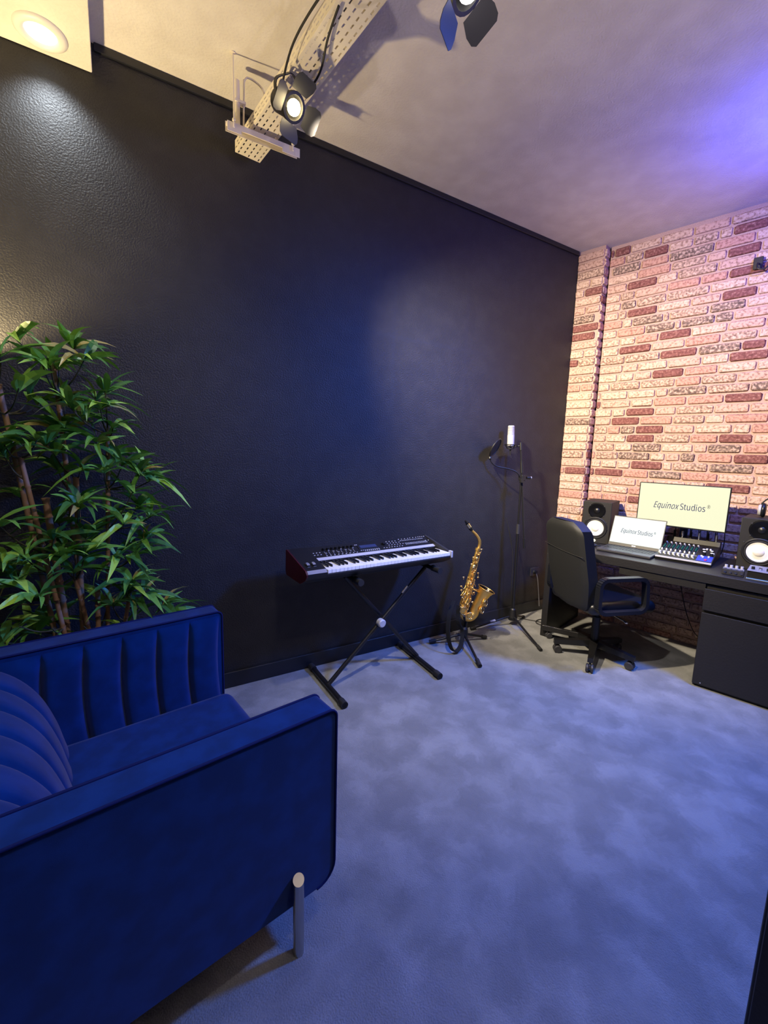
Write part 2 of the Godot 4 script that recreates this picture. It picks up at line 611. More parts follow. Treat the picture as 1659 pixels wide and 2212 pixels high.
func brick_wall() -> void:
	var pitch := 0.0709
	var first := 0.013
	# bricks read off the photograph: course, start and end along the wall, kind
	var known := [[15, .323, .513, "R"], [17, .84, 1.095, "R"], [18, .04, .26, "R"], [18, .46, .677, "D"], [18, .684, .898, "T"], [19, .32, .54, "R"], [19, .618, .833, "B"], [19, .85, 1.095, "D"],
		[20, .035, .21, "B"], [20, .221, .444, "D"], [20, .663, .748, "D"], [20, .769, .971, "T"], [20, .982, 1.166, "R"], [21, .03, .174, "B"], [21, .321, .516, "D"], [21, .826, 1.01, "D"], [21, 1.029, 1.158, "T"],
		[22, .268, .463, "R"], [22, .711, .869, "T"], [22, .881, 1.068, "R"], [23, .215, .316, "D"], [24, .904, 1.134, "T"], [25, .242, .442, "R"], [25, .597, .822, "B"], [26, .437, .647, "T"], [26, .663, .872, "T"], [26, .883, 1.085, "R"],
		[27, .529, .765, "D"], [27, .778, 1.01, "B"], [27, 1.02, 1.159, "D"], [28, .569, .722, "T"], [29, .404, .607, "R"], [29, .618, .815, "T"], [30, .881, 1.085, "R"], [31, .445, .676, "R"], [31, .693, .932, "D"], [32, .143, .368, "R"],
		[33, .424, .625, "R"], [34, .323, .512, "D"], [34, .563, .758, "D"], [34, .77, .863, "D"], [35, .224, .429, "D"], [35, .479, .713, "B"], [35, .729, .925, "D"], [36, .176, .38, "R"], [36, .789, .975, "R"], [37, .127, .227, "D"], [37, .24, .437, "B"], [37, .447, .706, "B"],
		[38, .816, 1.021, "R"], [39, .155, .359, "R"], [39, .505, .734, "B"], [40, .792, .965, "R"], [41, .434, .7, "D"], [42, .255, .413, "R"], [42, .579, .721, "B"], [42, .809, .987, "R"], [43, .037, .145, "R"]]
	var known_corner := [[18, .04, .222, "R"], [20, .0, .184, "B"], [24, .008, .222, "D"], [31, .0, .069, "R"], [34, .0, .191, "R"], [36, .0, .177, "D"], [39, .08, .222, "R"], [41, .002, .222, "B"]]
	var look := {"R": M.brick_red, "D": M.brick_dark, "B": M.brick_brown, "T": M.brick_terracotta, "C": M.brick_cream, "P": M.brick_rose}
	var pick := func() -> String:
		var f := rng.randf()
		return "C" if f < 0.5 else ("P" if f < 0.76 else ("T" if f < 0.87 else ("B" if f < 0.95 else ("R" if f < 0.98 else "D"))))
	rng.seed = 11
	for which in 2:
		var length := 3.95 if which == 0 else 0.222
		var list: Array = known if which == 0 else known_corner
		var b := mb()
		if which == 0:
			b.box(Vector3(length * 0.5, 1.5595, -0.159), Vector3(length, 3.119, 0.3))
		else:
			b.box(Vector3(length * 0.5 - 0.004, 1.5595, -0.109), Vector3(length - 0.008, 3.119, 0.2))
		var wall := struct(b, "wall_back" if which == 0 else "wall_corner", M.mortar)
		wall.position = Vector3(3.545, 0, -2.295) if which == 0 else Vector3(3.42, 0, -2.503)
		wall.rotation.y = BRICK_TURN
		var far := {}
		for row in 44:
			var y := first + pitch * row
			var segs := []
			for kn in list:
				if kn[0] == row: segs.append([kn[1], kn[2], kn[3]])
			segs.sort_custom(func(a, c): return a[0] < c[0])
			var fill := []
			var at: float = 0.0 if which == 1 else -rng.randf_range(0.0, 0.12)
			for s in segs + [[length + (0.3 if which == 0 else 0.0), 99.0, ""]]:
				var limit: float = s[0]
				while limit - at > 0.035:
					var l: float = rng.randf_range(0.19, 0.225)
					if rng.randf() < 0.22: l = rng.randf_range(0.09, 0.12)
					if limit - at - l < 0.06: l = limit - at - 0.011 if limit - at < 0.25 else (limit - at) * 0.5 - 0.011
					fill.append([at, at + l, pick.call()])
					at += l + 0.011
				if s[2] == "": break
				fill.append(s)
				at = s[1] + 0.011
			for f in fill:
				var a: float = maxf(f[0], 0.0)
				var e: float = minf(f[1], length - (0.0 if which == 1 else 0.02))
				if e - a < 0.02: continue
				var x := Transform3D(Basis(), Vector3((a + e) * 0.5, y, -0.0075 + rng.randf_range(-0.0015, 0.0015)))
				if y > 3.08: x.origin.y = y - 0.004
				if a < 1.24:
					shared(brick_mesh(e - a, rng.randi() % 6), "brick", look[f[2]], wall, x)
				else:
					if not far.has(f[2]): far[f[2]] = mb()
					far[f[2]].t = Transform3D()
					far[f[2]].box(x.origin, Vector3(e - a, 0.057, 0.024), 0.007)
			if which == 1:                               # the returns on the side of the pilaster
				var x2 := Transform3D(Basis(Vector3.UP, PI / 2), Vector3(0.2155, y, -0.046))
				shared(brick_mesh(0.082, rng.randi() % 6), "brick", look[pick.call()], wall, x2)
		for f in far:
			var o := part(far[f], "brick_courses", look[f], wall)
			o.set_meta("kind", "stuff")


# ---------------------------------------------------------------- ceiling things
func cable_tray() -> void:
	var t := thing("cable_tray", "long cream perforated cable tray hanging under the ceiling", "cable tray", Vector3(0.588, 2.872, -2.452), 0.108)
	var w := 0.127
	var length := 3.6
	var bottom := mb()
	var lanes := 5
	var step := 0.034
	var hole := 0.019
	var lane_w := 0.0065
	for k in lanes + 1:                                  # solid strips between the rows of slots
		var x0: float = w * k / (lanes + 0.0) - (w / lanes - lane_w) * 0.5
		var x1: float = x0 + w / lanes - lane_w
		x0 = maxf(x0, 0.0); x1 = minf(x1, w)
		bottom.box(Vector3((x0 + x1) * 0.5, 0, length * 0.5), Vector3(x1 - x0, 0.0015, length))
	for k in lanes:
		var xc: float = w * (k + 0.5) / lanes
		var z := 0.006 + (step * 0.5 if k % 2 else 0.0)
		var z0 := 0.0
		while z < length:
			bottom.box(Vector3(xc, 0, (z0 + z) * 0.5), Vector3(lane_w + 0.0004, 0.0015, z - z0))
			z0 = z + hole
			z += step
	part(bottom, "bottom_plate", M.cream_metal, t)
	for side in 2:
		var f := mb()
		var x: float = 0.0 if side == 0 else w
		for strip in [[0.0, 0.012], [0.019, 0.031], [0.038, 0.052]]:
			f.box(Vector3(x, (strip[0] + strip[1]) * 0.5, length * 0.5), Vector3(0.0015, strip[1] - strip[0], length))
		for lane in [[0.012, 0.019], [0.031, 0.038]]:
			var z: float = 0.008 + (0.017 if lane[0] > 0.02 else 0.0)
			var z0 := 0.0
			while z < length:
				f.box(Vector3(x, (lane[0] + lane[1]) * 0.5, (z0 + z) * 0.5), Vector3(0.0015, lane[1] - lane[0] + 0.0004, z - z0))
				z0 = z + hole
				z += step
		f.box(Vector3(x + (0.004 if side == 0 else -0.004), 0.052, length * 0.5), Vector3(0.009, 0.002, length))
		part(f, "side_flange", M.cream_metal, t)
	for c in [[0.03, 0.012], [0.055, 0.011], [0.08, 0.012]]:
		var b := mb()
		var pts := []
		for k in 20:
			pts.append(Vector3(c[0] + 0.008 * sin(k * 1.3 + c[0] * 90.0), c[1], 0.1 + k * (length - 0.2) / 19.0))
		b.tube(smooth(pts, 2), 0.0045, 6)
		part(b, "cable", M.grey_plastic, t)

	var br := thing("trapeze_bracket", "cream trapeze bracket on threaded rods carrying the cable tray end", "bracket", Vector3(0.5, 2.83, -2.236))
	var s := mb()
	s.box(Vector3(0.168, 0.019, 0), Vector3(0.338, 0.003, 0.042), 0.001)
	for z in [-0.0195, 0.0195]:
		s.box(Vector3(0.168, 0.008, z), Vector3(0.338, 0.022, 0.003), 0.001)
	for e in [[-0.001, 0.062], [0.25, 0.062], [0.312, 0.025]]:
		s.box(Vector3(e[0] + e[1] * 0.5, -0.010, 0.0195), Vector3(e[1], 0.018, 0.003), 0.001)
	s.box(Vector3(0.168, 0.03, -0.0195), Vector3(0.338, 0.018, 0.003), 0.001)
	part(s, "strut", M.cream_metal, br)
	for x in [0.026, 0.30]:
		var r := mb()
		r.cyl(Vector3(x, -0.004, 0.028), Vector3(x, 0.289, 0.028), 0.0032, -1, 8)
		part(r, "threaded_rod", M.cream_metal, br)
		r = mb()
		r.cyl(Vector3(x, 0.021, 0.028), Vector3(x, 0.029, 0.028), 0.008, -1, 6)
		part(r, "nut", M.cream_metal, br)
		r = mb()
		r.cyl(Vector3(x, 0.285, 0.028), Vector3(x, 0.289, 0.028), 0.012, -1, 10)
		part(r, "ceiling_washer", M.cream_metal, br)

	var cd := mb()
	cd.cyl(Vector3.ZERO, Vector3(0, 0.20, 0), 0.013, -1, 12)
	cd.cyl(Vector3(0.028, 0.0, 0.0), Vector3(0.03, 0.21, 0.01), 0.004, -1, 8)
	cd.t = Transform3D(Basis(), Vector3.ZERO)
	cd.box(Vector3(0.012, 0.115, 0.0), Vector3(0.05, 0.012, 0.03), 0.002)
	cd.tube(smooth([Vector3(0.03, 0.2, 0.01), Vector3(0.05, 0.225, 0.012), Vector3(0.11, 0.2, 0.02), Vector3(0.13, 0.12, 0.03)]), 0.004, 6)
	var o := part(cd, "conduit", M.cream_metal, self)
	o.position = Vector3(0.553, 2.853, -2.26)
	tag(o, "short cream conduit rising beside the cable tray end", "conduit")


func spot_fixture(label: String, at: Vector3, facing: Vector3, glow_mat: Material, scale := 1.0) -> Node3D:
	var t := thing("barn_door_spotlight", label, "spotlight", at, 0.0, "spotlights on the cable tray")
	var f := facing.normalized()
	var side := f.cross(Vector3.UP).normalized()
	var up := side.cross(f)
	var B := Basis(side, up, -f) * scale
	var h := mb(Transform3D(B, Vector3.ZERO))            # local: -z is the way it shines
	h.lathe([Vector2(0.0, 0.11), Vector2(0.03, 0.11), Vector2(0.042, 0.09), Vector2(0.044, 0.0), Vector2(0.05, -0.004), Vector2(0.05, -0.018), Vector2(0.040, -0.018), Vector2(0.034, 0.02), Vector2(0.012, 0.05), Vector2(0.0, 0.05)], Vector3.ZERO, Vector3(0, 0, 1), 20)
	part(h, "head", M.black_metal, t)
	var bl := mb(Transform3D(B, Vector3.ZERO))
	bl.ball(Vector3(0, 0, -0.014), Vector3(0.027, 0.027, 0.024), 16)
	part(bl, "bulb", glow_mat, t)
	for k in 4:
		var fl := mb(Transform3D(B * Basis(Vector3.BACK, k * PI / 2), Vector3.ZERO))
		var open: float = [1.05, 1.0, 1.05, 1.15][k]
		fl.t = fl.t * Transform3D(Basis(Vector3.RIGHT, open), Vector3(0, 0.05, -0.018))
		var poly := []
		for p in [[-0.036, 0], [-0.046, 0.03], [-0.044, 0.052], [-0.034, 0.062], [0.034, 0.062], [0.044, 0.052], [0.046, 0.03], [0.036, 0]]:
			poly.append(Vector2(p[0], p[1]))
		fl.t = fl.t * Transform3D(Basis(Vector3.RIGHT, -PI / 2), Vector3.ZERO)
		fl.prism(poly, -0.0008, 0.0008)
		part(fl, "barn_door", M.dark_grey_plastic, t)
	var yk := mb()
	var top := Vector3(0, 0.115, 0.0)
	yk.ribbon(smooth([B * Vector3(0.052, 0, 0.04), B * Vector3(0.056, 0.02, 0.05) + Vector3(0, 0.03, 0), top + side * 0.03 - Vector3(0, 0.02, 0), top, top - side * 0.03 - Vector3(0, 0.02, 0), B * Vector3(-0.056, 0.02, 0.05) + Vector3(0, 0.03, 0), B * Vector3(-0.052, 0, 0.04)], 4), f * 0.018, 0.003)
	part(yk, "yoke", M.black_metal, t)
	return t


func ceiling_things() -> void:
	cable_tray()
	var face := Vector3(0.30, -0.58, 0.76)
	spot_fixture("lit warm spotlight with four barn doors under the cable tray", Vector3(0.664, 2.752, -1.846), face, M.halogen_glow)
	var l := SpotLight3D.new()
	l.spot_angle = 40.0
	l.spot_angle_attenuation = 1.0
	lamp(l, Vector3(0.664, 2.752, -1.846) + face.normalized() * 0.085, Vector3(2.9, -1.36, -0.16), Color(1.0, 0.92, 0.78), E_HALOGEN, 0.04)
	spot_fixture("barn door spotlight at the picture's top edge right of the tray", Vector3(0.925, 2.75, -1.13), Vector3(0.35, -0.8, 0.55), M.white_lamp_glow, 1.15)
	l = SpotLight3D.new()
	l.spot_angle = 33.0
	l.spot_angle_attenuation = 1.0
	lamp(l, Vector3(0.925, 2.75, -1.13) + Vector3(0.35, -0.8, 0.55) * 0.045, Vector3(1.15, -2.7, -0.85), Color(1.0, 0.96, 0.92), E_SPOT2, 0.03)
	spot_fixture("spotlight on the tray above the camera, aimed at the plant", Vector3(0.83, 2.75, -0.30), Vector3(-0.83, -1.75, -1.7), M.white_lamp_glow)
	l = SpotLight3D.new()
	l.spot_angle = 40.0
	l.spot_angle_attenuation = 1.0
	lamp(l, Vector3(0.83, 2.75, -0.30) + Vector3(-0.83, -1.75, -1.7).normalized() * 0.056, Vector3(-0.83, -1.75, -1.7), Color(1.0, 0.96, 0.97), E_SPOT3, 0.03)

	var cables := [
		["black cable looping from the tray to the lit spotlight", [[.686, 2.87, -1.36], [.65, 2.88, -1.5], [.625, 2.87, -1.72], [.625, 2.80, -1.86], [.645, 2.79, -1.92], [.67, 2.80, -1.87]]],
		["black cable hanging in a shallow loop at the top edge", [[.64, 2.90, -1.22], [.70, 2.85, -1.36], [.77, 2.82, -1.36], [.83, 2.845, -1.30], [.86, 2.92, -1.2]]],
		["thin black cable running down the tray to the spotlight yoke", [[.70, 2.86, -1.50], [.715, 2.855, -1.62], [.745, 2.85, -1.76], [.735, 2.85, -1.88], [.70, 2.84, -1.88]]]]
	for c in cables:
		var b := mb()
		var pts := []
		for p in c[1]: pts.append(Vector3(p[0], p[1], p[2]))
		b.tube(smooth(pts, 8), 0.0042, 8)
		tag(part(b, "power_cable", M.black_rubber, self), c[0], "cable", "cables of the spotlights")

	# the recessed downlight in the soffit
	var d := thing("downlight", "round white recessed downlight glowing in the soffit by the wall", "downlight", Vector3(-0.165, 2.998, -2.385))
	var b := mb()
	b.lathe([Vector2(0.050, 0.0), Vector2(0.056, -0.010), Vector2(0.066, -0.014), Vector2(0.078, -0.011), Vector2(0.088, -0.003), Vector2(0.088, 0.0)], Vector3.ZERO, Vector3.UP, 40, true)
	part(b, "bezel", M.white_plastic, d)
	b = mb()
	b.lathe([Vector2(0.0, -0.004), Vector2(0.052, -0.003)], Vector3.ZERO, Vector3.UP, 40)
	part(b, "diffuser", M.downlight_glow, d)
	l = SpotLight3D.new()
	l.spot_angle = 58.0
	l.spot_angle_attenuation = 0.5
	lamp(l, Vector3(-0.165, 2.975, -2.385), Vector3(0, -1, 0.001), Color(0.93, 0.97, 1.0), E_DOWN, 0.05)

	# the blue lamps hang outside the picture on the right: a wash light and a small globe by the ceiling
	var p := Vector3(2.95, 2.70, -0.68)
	var aim := Vector3(-1.6, -2.4, -0.62).normalized()
	var f := thing("blue_wash_light", "black ceiling wash light giving off blue light beyond the desk", "wash light", p)
	b = mb()
	b.lathe([Vector2(0.0, -0.10), Vector2(0.05, -0.10), Vector2(0.075, -0.07), Vector2(0.085, 0.0), Vector2(0.085, 0.05), Vector2(0.078, 0.05), Vector2(0.074, 0.03), Vector2(0.0, 0.03)], Vector3.ZERO, aim, 28)
	part(b, "housing", M.black_metal, f)
	b = mb()
	b.cyl(aim * 0.030, aim * 0.036, 0.073, -1, 24)
	part(b, "lens", M.blue_glow, f)
	b = mb()
	b.ribbon(smooth([Vector3(0, 0, 0.09), Vector3(0, 0.12, 0.11), Vector3(0, 0.20, 0.06), Vector3(0, 0.21, 0.0), Vector3(0, 0.20, -0.06), Vector3(0, 0.12, -0.11), Vector3(0, 0, -0.09)], 4), Vector3(0.03, 0, 0), 0.005)
	b.cyl(Vector3(0, 0.2, 0), Vector3(0, CEILING_Y - p.y, 0), 0.012, -1, 10)
	part(b, "yoke", M.black_metal, f)
	var wash := SpotLight3D.new()
	wash.spot_angle = 70.0
	wash.spot_angle_attenuation = 1.0
	lamp(wash, p + aim * 0.06, aim, Color(0.24, 0.49, 1.0), E_BLUE, 0.14)
	p = Vector3(3.02, 2.80, -0.80)
	f = thing("blue_globe_lamp", "small hanging globe lamp glowing deep blue close to ceiling", "lamp", p)
	b = mb()
	b.cyl(Vector3(0, 0.06, 0), Vector3(0, CEILING_Y - p.y, 0), 0.003, -1, 8)
	part(b, "cord", M.black_rubber, f)
	b = mb()
	b.lathe([Vector2(0.0, 0.09), Vector2(0.018, 0.09), Vector2(0.022, 0.06), Vector2(0.02, 0.035)], Vector3.ZERO, Vector3.UP, 18)
	part(b, "socket", M.black_plastic, f)
	b = mb()
	b.ball(Vector3.ZERO, Vector3(0.045, 0.045, 0.045), 20)
	part(b, "globe", M.blue_glow, f)
	lamp(OmniLight3D.new(), p, Vector3.ZERO, Color(0.26, 0.30, 1.0), E_GLOBE, 0.045)
	var hk := thing("wall_hook", "small dark hook screwed high on the brick wall at right", "hook", on_desk(-0.03, 2.72, 0.72), DESK_TURN)
	b = mb()
	b.box(Vector3(-0.012, 0.01, 0.008), Vector3(0.05, 0.075, 0.014), 0.003)
	part(b, "plate", M.black_metal, hk)
	b = mb()
	b.tube(smooth([Vector3(-0.005, 0.0, 0.014), Vector3(-0.01, -0.005, 0.05), Vector3(-0.005, -0.04, 0.06), Vector3(0.03, -0.05, 0.06), Vector3(0.05, -0.03, 0.06), Vector3(0.05, 0.0, 0.06)]), 0.005, 8)
	part(b, "wire_loop", M.black_metal, hk)


func floor_lamp(label: String, at: Vector3, rim: float, color: Color, energy: float) -> void:
	var t := thing("floor_lamp", label, "floor lamp", at)
	var b := mb()
	b.lathe([Vector2(0.13, 0.0), Vector2(0.13, 0.012), Vector2(0.03, 0.025), Vector2(0.012, 0.04)], Vector3.ZERO, Vector3.UP, 28)
	part(b, "base", M.black_metal, t)
	b = mb()
	b.cyl(Vector3(0, 0.03, 0), Vector3(0, 1.60, 0), 0.011, -1, 12)
	part(b, "pole", M.black_metal, t)
	b = mb()
	b.lathe([Vector2(0.012, 1.585), Vector2(0.06, 1.60), Vector2(0.088, 1.65), Vector2(0.10, rim), Vector2(0.097, rim), Vector2(0.085, 1.655), Vector2(0.055, 1.608), Vector2(0.0, 1.60)], Vector3.ZERO, Vector3.UP, 28, true)
	part(b, "shade", M.black_metal, t)
	b = mb()
	b.ball(Vector3(0, 1.655, 0), Vector3(0.025, 0.03, 0.025), 14)
	part(b, "bulb", M.warm_glow, t)
	lamp(OmniLight3D.new(), at + Vector3(0, 1.665, 0), Vector3.ZERO, color, energy, 0.03)


# ---------------------------------------------------------------- armchair and plant
func armchair() -> void:
	var t := thing("armchair", "deep blue velvet armchair with channel-tufted inside and steel legs", "armchair", Vector3(0.501, 0, -1.028), 0.1425)
	var depth := 0.91
	var width := 1.013
	for side in 2:
		var zo: float = 0.0 if side == 0 else -width              # the outer face
		var zi: float = -0.096 if side == 0 else -width + 0.096   # the inner face
		var b := mb()
		var poly := []                                            # side outline of the arm, round at the front bottom
		for p in [[-depth, 0.14], [-0.06, 0.14]]: poly.append(Vector2(p[0], p[1]))
		for k in 6: poly.append(Vector2(-0.06 + 0.06 * sin(PI / 2 * (k + 1) / 6.0), 0.20 - 0.06 * cos(PI / 2 * (k + 1) / 6.0)))
		for k in 6: poly.append(Vector2(-0.022 + 0.022 * cos(PI / 2 * k / 5.0), 0.668 + 0.022 * sin(PI / 2 * k / 5.0)))
		poly.append(Vector2(-depth, 0.69))
		b.prism(poly, minf(zo, zi), maxf(zo, zi))
		var arm := part(b, "armrest", M.velvet, t)
		for z in [zo, zi]:                                        # piping round both edges
			var pp := []
			for k in range(1, poly.size()): pp.append(Vector3(poly[k].x, poly[k].y, z))
			b = mb()
			b.tube(pp, 0.0042, 6)
			part(b, "piping", M.velvet_piping, arm)
		var sg: float = -1.0 if side == 0 else 1.0                # tufted pads on the inside of the arm
		var n := 6
		for k in n:
			var x0 := -0.012 - 0.124 * k
			var x1 := x0 - 0.124
			b = mb()
			b.surf(func(u: float, v: float) -> Vector3:
				var y := lerpf(0.27, 0.672, v)
				var bow := sqrt(maxf(0.0, 1.0 - pow(2.0 * u - 1.0, 4.0))) * 0.022
				bow *= minf(1.0, sqrt(maxf(0.0, (1.0 - v) * 5.0)))
				return Vector3(lerpf(x0, x1, u) - 0.012 * sin(PI * v), y, zi + sg * (bow + 0.002)), 12, 14, Vector3(0, 0, sg))
			part(b, "tufted_channel", M.velvet, t)
	var b := mb()
	b.soft(Vector3(-0.30, 0.235, -width * 0.5), Vector3(0.66, 0.17, width - 0.20), 0.05, 5)
	b.box(Vector3(-0.33, 0.165, -width * 0.5), Vector3(0.60, 0.05, width - 0.2), 0.005)
	part(b, "seat", M.velvet, t)
	b = mb()
	b.soft(Vector3(-0.85, 0.40, -width * 0.5), Vector3(0.12, 0.54, width - 0.19), 0.03, 4)
	part(b, "backrest", M.velvet, t)
	var prof := smooth([Vector3(0.565, 0.26, 0), Vector3(0.585, 0.34, 0), Vector3(0.605, 0.43, 0), Vector3(0.64, 0.53, 0), Vector3(0.69, 0.61, 0), Vector3(0.75, 0.665, 0), Vector3(0.82, 0.695, 0)], 4)
	var nch := 6
	var z0 := -0.105
	var step := (width - 0.21) / nch
	for k in nch:
		b = mb()
		b.surf(func(u: float, v: float) -> Vector3:
			var i := v * (prof.size() - 1)
			var q: Vector3 = prof[mini(int(i), prof.size() - 2)].lerp(prof[mini(int(i), prof.size() - 2) + 1], i - mini(int(i), prof.size() - 2))
			var bow := (sqrt(maxf(0.0, 1.0 - pow(2.0 * u - 1.0, 4.0))) - 1.0) * 0.026
			return Vector3(-q.x + bow, q.y + bow * 0.5 * v, z0 - step * (k + u)), 12, 24, Vector3(1, 0.5, 0))
		part(b, "tufted_channel", M.velvet, t)
	for p in [[-0.13, 0.018], [-0.70, 0.018], [-0.13, -width - 0.018], [-0.70, -width - 0.018]]:
		b = mb()
		var r := 0.0155
		var seg := 20
		var into: float = -1.0 if p[1] > 0 else 1.0
		for k in seg:                                             # a round bar whose top is cut on the slant
			var f0 := TAU * k / seg
			var f1 := TAU * (k + 1) / seg
			var n0 := Vector3(cos(f0), 0, sin(f0))
			var n1 := Vector3(cos(f1), 0, sin(f1))
			var c := Vector3(p[0], 0, p[1])
			var h0 := 0.236 + into * n0.z * 0.006 + n0.x * 0.003
			var h1 := 0.236 + into * n1.z * 0.006 + n1.x * 0.003
			b.quad(c + n0 * r, c + n1 * r, c + n1 * r + Vector3(0, h1, 0), c + n0 * r + Vector3(0, h0, 0), n0, n1, n1, n0)
			var up := Vector3(-0.19, 1, -into * 0.38).normalized()
			b.tri(c + Vector3(0, 0.236, 0), c + n0 * r + Vector3(0, h0, 0), c + n1 * r + Vector3(0, h1, 0), up, up, up)
		part(b, "leg", M.steel, t)


func leaf_mesh(curl: float, fold: float) -> Mesh:                     # one unit long, along x, with a raised midrib fold
	var b := mb()
	var w := [0.02, 0.075, 0.10, 0.09, 0.055, 0.0]
	var c := []
	for k in 6:
		var f := k / 5.0
		c.append(Vector3(f * (1.0 - 0.12 * absf(curl) * f), 0.10 * sin(f * 2.2) - curl * f * f, 0.05 * sin(f * 3.0)))
	for k in 5:
		for s in [-1.0, 1.0]:
			var a0: Vector3 = c[k]
			var a1: Vector3 = c[k + 1]
			var e0: Vector3 = a0 + Vector3(0, fold * w[k], s * w[k])
			var e1: Vector3 = a1 + Vector3(0, fold * w[k + 1], s * w[k + 1])
			var nn := (a1 - a0).cross(e0 - a0).normalized() if k > 0 or w[0] > 0 else Vector3.UP
			if nn.y < 0: nn = -nn
			b.quad(a0, a1, e1, e0, nn, nn, nn, nn)
	return b.mesh()


